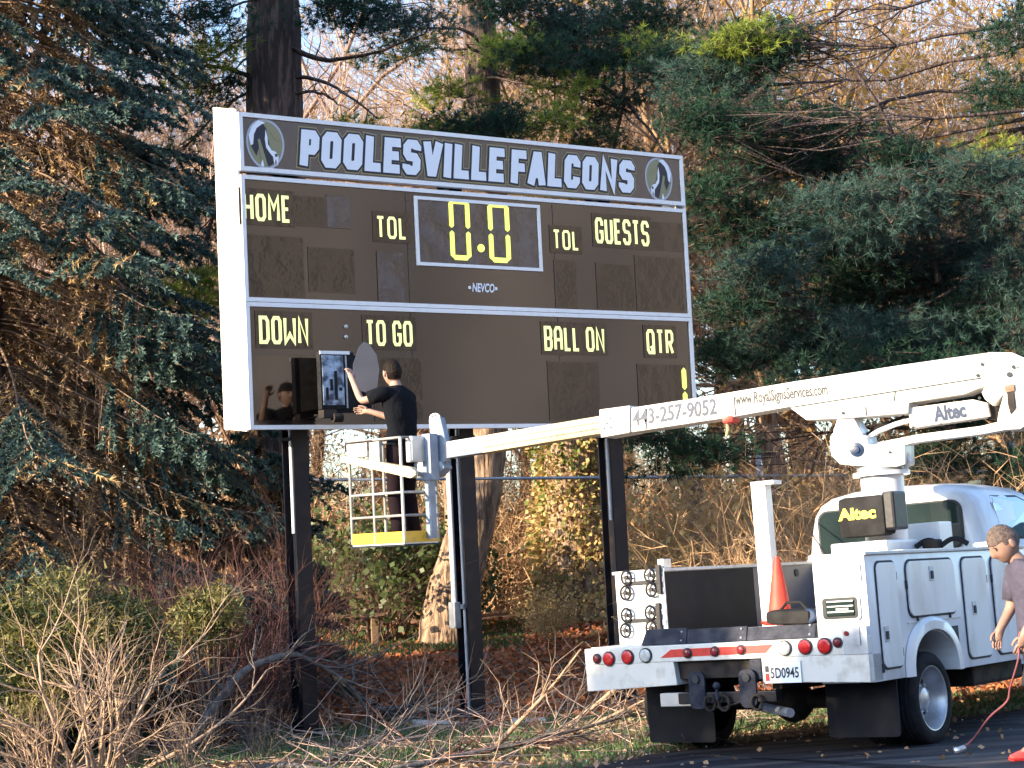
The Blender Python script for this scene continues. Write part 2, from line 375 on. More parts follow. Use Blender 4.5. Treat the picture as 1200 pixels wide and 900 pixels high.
class Veg:
    """numpy batch of twigs (tapered triangular tubes) and leaves (kite shaped quads)"""
    def __init__(s): s.V = []; s.Q = []; s.T = []; s.n = 0; s.seg = []
    def twig(s, p0, p1, r0, r1): s.seg.append((p0[0], p0[1], p0[2], p1[0], p1[1], p1[2], r0, r1))
    def tubes(s, A, B, r0, r1, sides=3):
        A = np.asarray(A, float); B = np.asarray(B, float); n = len(A)
        if n == 0: return
        d = B - A; d /= np.linalg.norm(d, axis=1)[:, None] + 1e-9
        h = np.where(np.abs(d[:, 2:3]) < .9, np.array([[0, 0, 1.]]), np.array([[1., 0, 0]]))
        a = np.cross(d, h); a /= np.linalg.norm(a, axis=1)[:, None] + 1e-9; b = np.cross(d, a)
        r0 = np.broadcast_to(r0, n)[:, None]; r1 = np.broadcast_to(r1, n)[:, None]
        vs = []
        for k in range(sides):
            t = 2 * pi * k / sides; o = a * cos(t) + b * sin(t); vs += [A + o * r0, B + o * r1]
        V = np.stack(vs, 1).reshape(-1, 3); base = s.n + np.arange(n)[:, None] * 2 * sides
        for k in range(sides):
            j = (k + 1) % sides
            s.Q.append(base + np.array([[2 * k, 2 * j, 2 * j + 1, 2 * k + 1]]))
        s.V.append(V); s.n += len(V)
    def kites(s, C, D, S, wide=.5):
        """C base point, D vector along the leaf, S side vector (half width)"""
        C = np.asarray(C, float); n = len(C)
        if n == 0: return
        V = np.stack([C, C + D * wide + S, C + D, C + D * wide - S], 1).reshape(-1, 3)
        s.Q.append(s.n + np.arange(n)[:, None] * 4 + np.array([[0, 1, 2, 3]])); s.V.append(V); s.n += len(V)
    def blades(s, C, D, S):
        """needles and thin twig ends: one pointed face each"""
        C = np.asarray(C, float); n = len(C)
        if n == 0: return
        V = np.stack([C - S, C + S, C + D], 1).reshape(-1, 3)
        s.T.append(s.n + np.arange(n)[:, None] * 3 + np.array([[0, 1, 2]])); s.V.append(V); s.n += len(V)
    def flush(s):
        if s.seg:
            a = np.array(s.seg); s.tubes(a[:, 0:3], a[:, 3:6], a[:, 6], a[:, 7]); s.seg = []
    def build(s, name, m, parent=None):
        s.flush()
        if not s.V: s.V = [np.zeros((3, 3))]; s.Q = []
        me = nmesh(name, np.concatenate(s.V), np.concatenate(s.Q) if s.Q else None, np.concatenate(s.T) if s.T else None)
        return link(name, me, m, parent)
def unit(v): return v / (np.linalg.norm(v, axis=-1, keepdims=True) + 1e-9)

# ------------------------------------------------------------------ frames
def rotm(yaw, pit, rol):
    return Matrix.Rotation(yaw, 3, 'Z') @ Matrix.Rotation(pit, 3, 'X') @ Matrix.Rotation(rol, 3, 'Y')
TF = Frame((2.4717, 13.0781, .1105), rotm(-.6605, -.0154, -.0357))      # truck: x right, y forward, z up
BF = Frame((-2.5098, 17.394, -.06), rotm(.5953, 0, 0))                  # scoreboard: x along it, y into it
BZ = 3.012                                                              # height of its lower edge
TN = TF.M @ Vector((0, 0, 1))
def sm(a, b, x):
    t = min(1, max(0, (x - a) / (b - a))); return t * t * (3 - 2 * t)
def hn(x, y):
    return (sin(x * 1.7 + 1.3 * sin(y * .9)) * cos(y * 1.3 + .7) + .5 * sin(x * 3.9 + y * 2.1) * cos(y * 4.3 - x)) * .5
def gz(x, y):
    xc = min(max(x, -1), 6); yc = min(max(y, 8), 22)
    tp = .1105 - (TN.x * (xc - 2.4717) + TN.y * (yc - 13.0781)) / TN.z
    base = -.06 + .05 * max(0, min(y, 40) - 19) + .012 * max(0, min(y, 200) - 40)
    base += .05 * hn(x, y) * sm(18.5, 21, y)
    wgt = sm(-.6, 1.6, x) * (1 - sm(17, 21, y))
    return base * (1 - wgt) + tp * wgt

# ------------------------------------------------------------------ ground and asphalt
def axis(vals):
    out = []
    for a, b, st in vals:
        n = max(1, int(round((b - a) / st))); out += [a + (b - a) * i / n for i in range(n)]
    return out + [vals[-1][1]]
gx = axis([(-900, -100, 200), (-100, -20, 8), (-20, -7, 1), (-7, 9, .25), (9, 25, 1), (25, 105, 8), (105, 905, 200)])
gy = axis([(-200, -10, 30), (-10, 10, 2), (10, 34, .25), (34, 60, 2), (60, 140, 16), (140, 1500, 170)])
V = [(x, y, gz(x, y)) for y in gy for x in gx]
nx = len(gx)
Q = [(j * nx + i, j * nx + i + 1, (j + 1) * nx + i + 1, (j + 1) * nx + i) for j in range(len(gy) - 1) for i in range(nx - 1)]
tag(link('ground', nmesh('ground', V, Q), M['ground'], smooth=True), kind='structure')
edge = [(-9, 10.6), (-3, 12.9), (.1, 14.15), (1.0, 14.75), (3, 15.75), (8, 18.6), (30, 31)]
def edge_pt(s):
    s = s * (len(edge) - 1); i = min(int(s), len(edge) - 2); f = s - i
    return Vector(edge[i]).lerp(Vector(edge[i + 1]), f)
V = []; ns = 160; ntt = 60
for i in range(ns + 1):
    p = edge_pt(i / ns); q = edge_pt(min(1, i / ns + .002)) - edge_pt(max(0, i / ns - .002)); q.normalize(); nrm = Vector((q.y, -q.x))
    for j in range(ntt + 1):
        t = j / ntt * 15 + (.08 * sin(i * 1.9) + .06 * sin(i * .7) if j == 0 else 0); r = p + nrm * t
        V.append((r.x, r.y, gz(r.x, r.y) + .012))
Q = [(i * (ntt + 1) + j, (i + 1) * (ntt + 1) + j, (i + 1) * (ntt + 1) + j + 1, i * (ntt + 1) + j + 1)[::-1] for i in range(ns) for j in range(ntt)]
tag(link('asphalt_road', nmesh('asphalt_road', V, Q), M['asphalt'], smooth=True), kind='structure')

# added unseen hill round behind the camera, for reflections in board and cab window
V = []; na, nr = 120, 8; rh = random.Random(3)
for i in range(na + 1):
    a = rad(-190 + 205 * i / na); hk = .38 + .62 * sm(-110, -65, -190 + 205 * i / na)
    for j in range(nr + 1):
        R_ = 70 + 9 * j; z = -.5 + 42 * hk * sm(0, 5.5, j) + (1.5 * sin(i * 1.3) + 1.2 * sin(i * 2.9 + j) + rh.uniform(-.8, .8)) * (j > 0)
        V.append((R_ * cos(a), R_ * sin(a) + 10, z))
Q = [(i * (nr + 1) + j, (i + 1) * (nr + 1) + j, (i + 1) * (nr + 1) + j + 1, i * (nr + 1) + j + 1) for i in range(na) for j in range(nr)]
tag(link('unseen_reflected_hill', nmesh('unseen_reflected_hill', V, Q), M['hill']), kind='structure')

# ------------------------------------------------------------------ scoreboard
SB = empty('scoreboard', mw=BF.mat())
tag(SB, 'large black football scoreboard with white trim and lit yellow captions on three steel posts', 'scoreboard')
def BP(px, py, y=0): p = BF.hit(px, py, 1, y); return p.x, p.z
W_, H_ = 5.49, 3.05
hb = MB().box((.03, 0, BZ + 2.50), (W_ - .0, .16, BZ + H_ - .0)).build('header_panel', M['header_board'], SB)
uc = MB().box((.0, 0, BZ + 1.21), (W_, .22, BZ + 2.44)).build('upper_cabinet', M['black_board'], SB)
lc = MB().box((.0, .0, BZ + .0), (W_, .22, BZ + 1.205)).build('lower_cabinet', M['black_board'], SB)
def rect_frame(name, x0, z0, x1, z1, t, parent, m='trim', lift=.02, depth=.05):
    mb = MB()
    mb.box((x0, -lift, z0), (x1, depth, z0 + t)); mb.box((x0, -lift, z1 - t), (x1, depth, z1))
    mb.box((x0, -lift + .001, z0 + t), (x0 + t, depth, z1 - t)); mb.box((x1 - t, -lift + .001, z0 + t), (x1, depth, z1 - t))
    return mb.build(name, M[m], parent)
rect_frame('header_frame', -.012, BZ + 2.49, W_ + .012, BZ + H_ + .012, .042, hb)
rect_frame('cabinet_frame', -.012, BZ + 1.218, W_ + .012, BZ + 2.448, .040, uc)
rect_frame('cabinet_frame', -.012, BZ - .015, W_ + .012, BZ + 1.212, .042, lc, lift=.023)
# the cream sheet metal return on the sunny end
mb = MB().prism([(-.016, .0, BZ - .03), (-.016, .50, BZ + .03), (-.016, .50, BZ + 3.22), (-.016, 0, BZ + 3.09)], (-.02, 0, 0))
mb.box((-.03, .49, BZ + .05), (.10, .51, BZ + 3.2))
mb.build('end_panel', M['side'], SB)
MB().box((W_ + .014, .0, BZ), (W_ + .03, .4, BZ + 3.0)).build('end_panel', M['side'], SB)

def band(name, s, a, b, cw, t, gap, m, parent, lift, shear=0, z1=None):
    (x0, z0), (x1, zt) = a, b
    mb = MB(); glyphs(mb, s, x0, z0, x1 - x0, zt - z0, cw, t, gap, lift, shear); return mb.build(name, m, parent)
a0 = BP(350, 194); b0 = BP(742, 225); top = BP(353, 156)
zb = BZ + 2.585; zt = BZ + 2.95
x0, x1 = a0[0], b0[0]
S = 'POOLESVILLE FALCONS'.replace('A', 'A')
for nm, grow_, mm, lf in (('lettering_outline', .066, 'gold', .002), ('lettering_inner_outline', .038, 'navy', .007), ('lettering', 0, 'letter', .012)):  # navy vinyl layer is a thin outline between white and gold
    mb = MB(); t = .092; cw = .120; gap = .024
    tot = sum((GL[ch][0] * cw + t + gap) if ch != ' ' else .055 for ch in S) - gap; k = (x1 - x0) / tot; x = x0; q = 0
    for ch in S:
        gw, st = GL[ch]
        for pts, cl in st:
            P = [(x + (t / 2 + u * gw * cw) * k, zb + t / 2 + v * (zt - zb - t)) for u, v in pts]
            # let the open ends of the outline layers grow as well
            if not cl and grow_:
                P = [Vector(p) for p in P]
                d = (P[0] - P[1]).normalized(); P[0] = P[0] + d * grow_ / 2; d = (P[-1] - P[-2]).normalized(); P[-1] = P[-1] + d * grow_ / 2
            if not cl and t and ch not in 'SCG':
                P = [Vector(p) for p in P]
                d = (P[0] - P[1]).normalized(); P[0] = P[0] + d * t * .48; d = (P[-1] - P[-2]).normalized(); P[-1] = P[-1] + d * t * .48
            P = [(a + (b - zb) * .10, b) for a, b in P]; q += 1
            ribbon(mb, P, t + grow_, bool(cl), lf + .0005 * (q % 3))
        x += ((gw * cw + t + gap) if ch != ' ' else .055) * k
        if nm == 'lettering' and ch != ' ':
            mb.build('letter', M[mm], hb); mb = MB()
    if nm != 'lettering': mb.build(nm, M[mm], hb)

def fill(name, pts, m, parent, lift):
    me = bpy.data.meshes.new(name); bm = bmesh.new()
    f = bm.faces.new([bm.verts.new((p[0], -lift, p[1])) for p in pts])
    if f.normal.y > 0 or True:
        bm.normal_update()
        if f.normal.y > 0: f.normal_flip()
    bmesh.ops.triangulate(bm, faces=bm.faces[:]); bm.to_mesh(me); bm.free(); return link(name, me, M[m], parent)
def crest(cx, cz, rx, rz, sx):
    E = lambda k, n=36: [(cx + sx * rx * k * cos(2 * pi * i / n) * (1 + .06 * sin(2 * pi * i / n)), cz + rz * k * sin(2 * pi * i / n)) for i in range(n)]
    P = lambda pts: [(cx + sx * rx * x, cz + rz * y) for x, y in pts]
    e = fill('crest', E(1), 'silverv', hb, .002)
    fill('crest_field', E(.90), 'olive', e, .004)
    fill('crest_shape', P([(-.62, .45), (-.40, .72), (-.1, .80), (.08, .60), (.12, .25), (.22, -.10), (.45, -.30), (.62, -.38), (.55, -.62), (.30, -.80), (.12, -.88), (-.15, -.45), (-.3, .1), (-.38, -.2), (-.5, -.5), (-.74, -.15), (-.80, .1)]), 'navy', e, .006)
    fill('crest_shape', P([(-.88, .30), (-.70, .66), (-.35, .92), (.02, .84), (-.2, .76), (-.45, .60), (-.60, .35), (-.66, -.05), (-.80, -.1)]), 'letter', e, .0085)
    fill('crest_shape', P([(.02, .58), (.10, .30), (.12, .0), (.30, -.22), (.52, -.28), (.66, -.45), (.60, -.85), (.50, -.55), (.42, -.82), (.36, -.48), (.22, -.36), (.02, -.15), (-.04, .2)]), 'letter', e, .0085)
    fill('crest_shape', P([(.46, -.36), (.58, -.36), (.60, -.46), (.48, -.48)]), 'navy', e, .011)
    fill('crest_shape', P([(-.42, .15), (-.30, .2), (-.12, -.30), (.05, -.78), (-.14, -.86), (-.30, -.45)]), 'olive', e, .0085)
    fill('crest_shape', P([(-.30, -.82), (-.20, -.62), (-.12, -.86), (-.2, -.93)]), 'letter', e, .0105)
    fill('crest_shape', P([(.26, .62), (.42, .30), (.60, .16), (.74, .20), (.52, .28), (.38, .52)]), 'gold', e, .0085)
cx, cz = BP(311, 170); crest(cx, BZ + 2.77, .205, .250, 1)
cx, cz = BP(772, 211); crest(cx, BZ + 2.77, .195, .25, -1)

def panel(p, q, m='acrylic', parent=None, name='digit_panel', t=.008):
    x0, z0 = BP(p[0], q[1]); x1, _ = BP(q[0], q[1]); _, z1 = BP(p[0], p[1])
    cx = (x0 + x1) / 2; z0 = (BP(p[0], q[1])[1] + BP(q[0], q[1])[1]) / 2 if False else z0
    return MB().box((x0, -t, z0), (x1, .0, z1)).build(name, M[m], parent)
def cap(s, p, q, parent, t=.034, cw=.062, gap=.026, name='caption', m='led_cap'):
    """p: lower left pixel, q: upper left pixel, third the lower right pixel"""
    x0, z0 = BP(*p); x1, _ = BP(q[0], q[1]); return x0, z0, x1
def caption(s, xl, yt, yb, xr, parent, dark=True):
    x0, z0 = BP(xl, yb); _, z1 = BP(xl, yt); x1, _ = BP(xr, yb)
    if dark:
        MB().box((x0 - .04, -.007, z0 - .04), (x1 + .05, 0, z1 + .05)).build('caption_panel', M['acrylic'], parent)
    mb = MB(); s2 = s.replace('A', 'a'); H = z1 - z0; t = H * .125
    glyphs(mb, s2, x0, z0, x1 - x0, H, H * .36, t, H * .13, .010); o = mb.build('caption', M['led_cap'], parent)
    tag(o, 'lit caption reading ' + s)
caption('HOME', 285, 226, 258, 340, uc); caption('GUESTS', 698, 255, 285, 760, uc)
caption('TOL', 441, 253, 279, 476, uc); caption('TOL', 648, 269, 292, 678, uc)
caption('DOWN', 304, 370, 403, 361, lc); caption('TO GO', 429, 375, 405, 483, lc)
caption('BALL ON', 638, 382, 411, 708, lc); caption('QTR', 758, 386, 415, 789, lc)
for p, q, m, par in (((341, 229), (382, 263), 'acrylic', uc), ((384, 229), (411, 266), 'acrylic_blue', uc),
                     ((290, 275), (357, 347), 'acrylic', uc), ((363, 290), (416, 341), 'acrylic', uc), ((444, 295), (474, 353), 'acrylic_blue', uc),
                     ((652, 305), (677, 360), 'acrylic', uc), ((701, 309), (744, 361), 'acrylic', uc), ((747, 300), (802, 363), 'acrylic', uc),
                     ((763, 260), (800, 292), 'acrylic', uc), ((296, 416), (376, 493), 'acrylic_flat', lc), ((440, 419), (496, 493), 'acrylic', lc),
                     ((645, 424), (704, 492), 'acrylic', lc), ((750, 427), (806, 488), 'acrylic', lc)):
    panel(p, q, m, par)
    # thin raised rim round each panel
    x0, z0 = BP(p[0], q[1]); x1, _ = BP(q[0], q[1]); _, z1 = BP(p[0], p[1])
    rect_frame('panel_rim', x0 - .008, z0 - .008, x1 + .008, z1 + .008, .008, par, 'panel_rim', .009, .0)
for x in (1.83, 3.66):
    MB().box((x - .002, -.0035, BZ + 1.26), (x + .002, .0, BZ + 2.40)).build('sheet_seam', M['seam'], uc)
    MB().box((x - .002, -.0035, BZ + .03), (x + .002, .0, BZ + 1.17)).build('sheet_seam', M['seam'], lc)
    for k in range(7):
        for s_ in (-.03, .03):
            MB().cyl((x + s_, -.004, BZ + 1.33 + k * .165), (x + s_, 0, BZ + 1.33 + k * .165), .007, n=6).build('screw', M['led_off'], uc)
            MB().cyl((x + s_, -.004, BZ + .10 + k * .165), (x + s_, 0, BZ + .10 + k * .165), .007, n=6).build('screw', M['led_off'], lc)
# clock window
x0, z0 = BP(488, 311); x1, _ = BP(635, 317); _, z1 = BP(488, 230)
MB().box((x0, -.006, z0), (x1, 0, z1)).build('clock_window', M['acrylic_blue'], uc)
rect_frame('clock_frame', x0, z0, x1, z1, .034, uc, 'trim', .024, 0)
def seg_digit(cx, zl, zh, wd, on, t=.042, m='led'):
    zm = (zl + zh) / 2; g = .006; a = wd / 2
    S7 = {'t': [(cx - a + t * .6, zh - t / 2), (cx + a - t * .6, zh - t / 2)], 'b': [(cx - a + t * .6, zl + t / 2), (cx + a - t * .6, zl + t / 2)],
          'm': [(cx - a + t * .6, zm), (cx + a - t * .6, zm)],
          'tl': [(cx - a + t / 2, zm + t * .3), (cx - a + t / 2, zh - t * .5)], 'tr': [(cx + a - t / 2, zm + t * .3), (cx + a - t / 2, zh - t * .5)],
          'bl': [(cx - a + t / 2, zl + t * .5), (cx - a + t / 2, zm - t * .3)], 'br': [(cx + a - t / 2, zl + t * .5), (cx + a - t / 2, zm - t * .3)]}
    for k, (p, q) in S7.items():
        if k not in on: continue
        p = Vector(p); q = Vector(q); d = (q - p).normalized(); n = Vector((-d.y, d.x)); h = t / 2
        pts = [p, p + d * h * .8 + n * h, q - d * h * .8 + n * h, q, q - d * h * .8 - n * h, p + d * h * .8 - n * h]
        mb = MB(); mb.prism([(v.x, -.016, v.y) for v in pts], (0, .008, 0)); mb.build('digit_segment', M[m], uc)
A6 = ('t', 'b', 'tl', 'tr', 'bl', 'br')
xc, z0 = BP(540, 305); _, z1 = BP(540, 234); seg_digit(xc, z0, z1, .25, A6, .050)
xc, z0 = BP(586, 308); _, z1 = BP(586, 238); seg_digit(xc, z0, z1, .265, A6, .052)
xc, zc = BP(563, 291); MB().cyl((xc, -.018, zc), (xc, -.008, zc), .042, n=16).build('digit_segment', M['led'], uc)
xc, z0 = BP(803, 480); _, z1 = BP(800, 431); z1 = z1; zm = (BP(802, 458)[1])
for a, b in ((zm + .01, z1), (z0, zm - .01)):
    mb = MB(); mb.prism([(xc - .03, -.016, a + .03), (xc, -.016, a), (xc + .03, -.016, a + .03), (xc + .03, -.016, b - .03), (xc, -.016, b), (xc - .03, -.016, b - .03)], (0, .008, 0))
    mb.build('digit_segment', M['led'], lc)
xa, za = BP(551, 342); xb, _ = BP(582, 344)
for s_, o_ in (('NEVCO', 0),):
    textobj('maker_name', s_, .125, (xa + .02, 0, za + .005), (1, 0, 0), (0, 0, 1), M['letter'], uc, shear=.2, bold=.004, width=xb - xa - .05, lift=.006)
MB().box((xa - .02, -.004, za + .03), (xa + .01, 0, za + .06)).box((xb - .02, -.004, za + .03), (xb + .01, 0, za + .06)).build('maker_mark', M['letter'], uc)
for py in (383, 395):
    xc, zc = BP(405, py); MB().sphere((xc, -.01, zc), .022, sub=2).build('indicator_lamp', M['clear_lens'], lc)
# cell with its hinged digit module swung open
xh, zh0 = BP(381, 484); _, zh1 = BP(380, 416); xr, _ = BP(436, 490)
MB().box((xh, -.004, zh0), (xr, 0, zh1)).build('open_cell', M['darkpanel'], lc)
bx0, bx1 = xh - .20, xh + .17
dr = MB().box((bx0, -.31, zh0 + .01), (bx1, -.235, zh1 - .005), bev=.006).build('digit_module', M['rubber'], SB)
tag(dr, 'digit module pulled out of its open cell')
M['foil'] = mat('foil_with_painted_sheen', (.40, .50, .64), .3, .1, col2=(.05, .07, .11), vscale=9, vdet=3, contrast=(.42, .6), bump=1.0, bscale=14)  # bright and dark mottling stands in for the foil's reflections
MB().box((bx0 + .02, -.316, zh0 + .05), (bx0 + .25, -.3105, zh1 - .04)).build('module_circuit', M['foil'], dr)
for k in range(4):
    MB().box((bx0 + .045 + .05 * k, -.324, zh0 + .10 + .09 * (k % 2)), (bx0 + .075 + .05 * k, -.3165, zh0 + .22 + .08 * (k % 3)), bev=.002).build('circuit_block', M['steel_black'], dr)
MB().box((bx0 - .004, -.325, zh1 - .03), (bx1 - .05, -.3105, zh1 + .002)).build('module_edge', M['trim'], dr)
MB().box((bx1 - .10, -.320, zh0 + .02), (bx1 - .085, -.3105, zh1 - .04)).build('module_rib', M['steel_grey'], dr)
MB().box((bx0 + .02, -.31, zh0 - .07), (bx0 + .16, -.20, zh0 + .008)).build('wiring_box', M['chassis'], dr)
MB().cyl((bx0 + .12, -.30, zh0 - .07), (bx0 + .22, -.30, zh0 - .07), .045, n=12).build('cable_reel', M['chassis'], dr)
MB().tube([(bx0 + .05, -.25, zh0 - .02), (bx0 + .02, -.18, zh0 - .06), (xh, -.08, zh0 - .02), (xh + .05, -.01, zh0 + .10)], .010, 6).build('cable', M['rubber'], dr)
MB().prism([(xh - .004, -.01, zh0 + .05), (xh - .004, -.01, zh1 - .04), (bx0 + .05, -.232, zh1 - .01), (bx0 + .05, -.232, zh0 + .03)], (.006, 0, 0)).build('hinge_arm', M['rubber'], dr)

# posts: I beams with a conduit in the web
for i, uu in enumerate((.65, 2.59, 4.54)):
    b, d, tf = .165, .24, .016; y0 = .235; z1 = BZ + 2.9
    p = MB().box((uu - b / 2, y0, -.3), (uu + b / 2, y0 + tf, z1)).box((uu - b / 2, y0 + d - tf, -.3), (uu + b / 2, y0 + d, z1)) \
            .box((uu - .006, y0 + tf + .001, -.3), (uu + .006, y0 + d - tf - .001, z1)).build('post', M['steel_black'], SB)
    if i == 1:
        MB().tube([(uu - .062, y0 + .10, -.2), (uu - .062, y0 + .10, BZ + .1)], .016, 10).build('conduit', M['conduit'], p)
        MB().tube([(uu - .11, y0 + .21, 1.0), (uu - .11, y0 + .21, BZ + .1)], .030, 10).build('conduit', M['conduit'], p)
        MB().box((uu - .16, y0 + .14, .95), (uu - .08, y0 + .26, 1.22), bev=.01).build('junction_box', M['steel_grey'], p)
        MB().box((uu - .10, y0 + .06, 1.15), (uu - .01, y0 + .12, 1.2)).build('conduit_clamp', M['steel_grey'], p)
    else:
        MB().tube([(uu - .05, y0 + .11, 2.0), (uu - .05, y0 + .11, BZ + .1)], .02, 10).build('conduit', M['conduit'], p)
    gzb = gz(*(BF.w((uu, y0, 0)).xy)) + .06
    MB().lathe([(0, .24), (.03, .235), (.04, .22), (.04, 0)], (uu, y0 + .12, gzb - .03), (0, 0, 1), 20).build('footing', M['stem_grey'], p, auto=True)
    MB().box((uu - .12, y0 - .02, gzb + .012), (uu + .12, y0 + d + .02, gzb + .03)).build('base_plate', M['steel_black'], p)
    MB().box((uu - .10, y0 - .002, BZ - .10), (uu + .10, y0 + d + .01, BZ - .07)).build('bracket', M['steel_black'], p)
for z in (.35, 1.6, 2.6):
    MB().box((.03, .222, BZ + z), (W_ - .03, .234, BZ + z + .08)).build('cross_rail', M['steel_grey'], SB)

# ------------------------------------------------------------------ bucket truck
TM = TF.mat()
TR = empty('bucket_truck', mw=TM)
tag(TR, 'white utility bucket truck with side lockers and its boom raised over the bed', 'truck')
def TY(px, py, y=0): return TF.hit(px, py, 1, y)
def TX(px, py, x=0): return TF.hit(px, py, 0, x)
def rr(a0, b0, a1, b1, r, n=4):
    P = []
    for cx_, cy_, s in ((a1 - r, b1 - r, 0), (a0 + r, b1 - r, 1), (a0 + r, b0 + r, 2), (a1 - r, b0 + r, 3)):
        for k in range(n + 1):
            t = (s + k / n) * pi / 2; P.append((cx_ + r * cos(t), cy_ + r * sin(t)))
    return P
WY, WR = .985, .345
def side_box(x0, x1, y0, y1, zt, zb=.53):
    P = [(y0, zb)]
    n = 14
    for k in range(n + 1):
        t = pi - pi * k / n; P.append((WY + .385 * cos(t), zb + .315 * sin(t) ** .8 if 0 < k < n else zb))
    P += [(y1, zb), (y1, zt), (y0, zt)]
    return MB().prism([(x0, y, z) for y, z in P], (x1 - x0, 0, 0), bev=.008)
rb = side_box(-.42, 0, 0, 2.88, 1.43).build('side_locker', M['white'], TR, auto=True)
tag(rb, 'right hand row of lockers')
lb = side_box(-2.47, -2.0, .43, 2.88, 1.43).build('side_locker', M['white'], TR, auto=True)
tag(lb, 'left hand row of lockers')
# top rails, a little proud
MB().box((-.44, -.012, 1.43), (.02, 2.9, 1.455), bev=.006).build('top_rail', M['white_dirty'], rb)
MB().box((-2.49, .42, 1.43), (-1.98, 2.9, 1.455), bev=.006).build('top_rail', M['white_dirty'], lb)
# wheel arch lips
for x in (0.0, -2.47):
    s = 1 if x == 0 else -1; P = []
    for k in range(19):
        t = pi - pi * k / 18; P.append((WY + .40 * cos(t), .53 + .345 * sin(t) ** .8 if 0 < k < 18 else .53))
    rings = []
    for (y, z) in P:
        oy, oz = (y - WY) * .13, (z - .53) * .13
        rings.append([(x, y - oy * .4, z - oz * .4), (x + s * .03, y - oy * .4, z - oz * .4), (x + s * .03, y + oy, z + oz), (x + s * .004, y + oy * 1.8, z + oz * 1.8)])
    MB().loft(rings).build('wheel_arch_lip', M['white'], rb if s > 0 else lb, auto=True)
def locker_door(y0, z0, y1, z1, r, latches, name='locker_door', vertical=True):
    MB().prism([(.0025, y, z) for y, z in rr(y0 - .014, z0 - .014, y1 + .014, z1 + .014, r + .012)], (.003, 0, 0)).build('door_seam', M['seam'], rb)
    d = MB().prism([(.006, y, z) for y, z in rr(y0, z0, y1, z1, r)], (.012, 0, 0), bev=.003).build(name, M['white'], rb)
    return d
def latch(d, y, z, w=.05, h=.10):
    pass
doors = []
for (y0, z0, y1, z1, r, lat) in ((.15, .62, .45, 1.37, .05, (.21, .86)), (.63, .965, 1.44, 1.37, .07, (1.03, 1.27)), (1.60, .60, 2.03, 1.37, .06, (1.74, .98)), (2.16, .60, 2.80, 1.37, .06, (2.6, .98))):
    MB().prism([(.0025, y, z) for y, z in rr(y0 - .016, z0 - .016, y1 + .016, z1 + .016, r + .012)], (.003, 0, 0)).build('door_seam', M['seam'], rb)
    d = MB().prism([(.006, y, z) for y, z in rr(y0, z0, y1, z1, r)], (.012, 0, 0), bev=.003).build('locker_door', M['white'], rb)
    d.parent = TR; doors.append(d)
    y, z = lat
    MB().box((.017, y - .035, z - .055), (.024, y + .035, z + .055), bev=.003).build('latch', M['steel_grey'], d)
    MB().box((.023, y - .018, z - .04), (.032, y + .018, z + .02), bev=.003).build('latch_handle', M['seam'], d)
for d, pts in ((doors[0], ((.14, .62), (.46, .72), (.46, 1.27))), (doors[1], ((.76, .955), (1.32, .955), (.62, 1.2))), (doors[2], ((2.045, 1.2), (2.045, .75))), (doors[3], ((2.15, 1.2), (2.15, .75)))):
    for y, z in pts: MB().cyl((.004, y, z - .03), (.004, y, z + .03), .012, n=8).build('hinge', M['seam'], d)
MB().box((.003, .60, .915), (.008, 1.50, .925)).build('trim_line', M['steel_grey'], rb)
MB().box((.003, 1.33, .70), (.007, 1.44, .86)).build('vent', M['seam'], rb)
# rear face of the right locker
MB().box((-.405, -.010, 1.16), (-.10, 0, 1.41), bev=.004).build('rear_plate', M['white_dirty'], rb)
MB().cyl((-.26, -.018, 1.33), (-.26, -.008, 1.33), .05, n=10).box((-.31, -.02, 1.26), (-.20, -.011, 1.275)).build('plate_emblem', M['white_dirty'], rb)
MB().box((-.08, -.014, 1.25), (-.03, 0, 1.37), bev=.005).build('latch_plate', M['steel_grey'], rb)
MB().prism([(x, -.004, z) for x, z in rr(-.375, .975, -.055, 1.155, .03)], (0, -.012, 0), bev=.003).build('lamp_surround', M['white_dirty'], rb)
v = MB().prism([(x, -.0165, z) for x, z in rr(-.355, .99, -.075, 1.14, .025)], (0, -.004, 0)).build('lamp_recess', M['seam'], rb)
v.parent = TR
MB().box((-.32, -.030, 1.01), (-.10, -.0205, 1.12), bev=.008).build('lamp_housing', M['glass'], v)
for z in (1.035, 1.075, 1.11): MB().box((-.31, -.036, z), (-.10, -.030, z + .009)).build('grille_bar', M['steel_grey'], v)
MB().box((-.24, -.037, 1.05), (-.14, -.031, 1.065)).build('grille_bar', M['clear_lens'], v)
# rear cross member with lamps
lbar = MB().box((-2.47, -.06, .735), (.0, .02, .862), bev=.008).build('light_bar', M['white_dirty'], TR)
MB().box((-2.44, .03, .70), (-.43, 2.86, .86)).build('bed_floor', M['chassis'], TR)
MB().box((-2.46, .021, .80), (-1.95, .42, .868)).build('corner_deck', M['white_dirty'], TR)
for px, py, r, m in ((700, 772, .030, 'darkred'), (714, 772, .048, 'red_lens'), (736, 770, .048, 'red_lens'), (757, 768, .048, 'clear_lens'),
                     (806, 765.5, .030, 'darkred'), (838, 763.5, .030, 'darkred'), (869, 761.5, .030, 'darkred'), (920, 759.5, .048, 'clear_lens'),
                     (944, 758, .048, 'red_lens'), (967, 757, .050, 'red_lens'), (982, 753, .028, 'darkred')):
    p = TY(px, py, -.06)
    l = MB().cyl((p.x, -.060, p.z), (p.x, -.070, p.z), r + .010, n=20).build('lamp_ring', M['seam'], lbar)
    l.parent = TR; l.name = 'tail_lamp'
    MB().lathe([(0, r), (.008, r), (.014, r * .7), (.016, 0)], (p.x, -.0705, p.z), (0, -1, 0), 20).build('lens', M[m], l)
a = TY(779, 771, -.062); b = TY(900, 765, -.062); a2 = TY(786, 764, -.062); b2 = TY(906, 756, -.062)
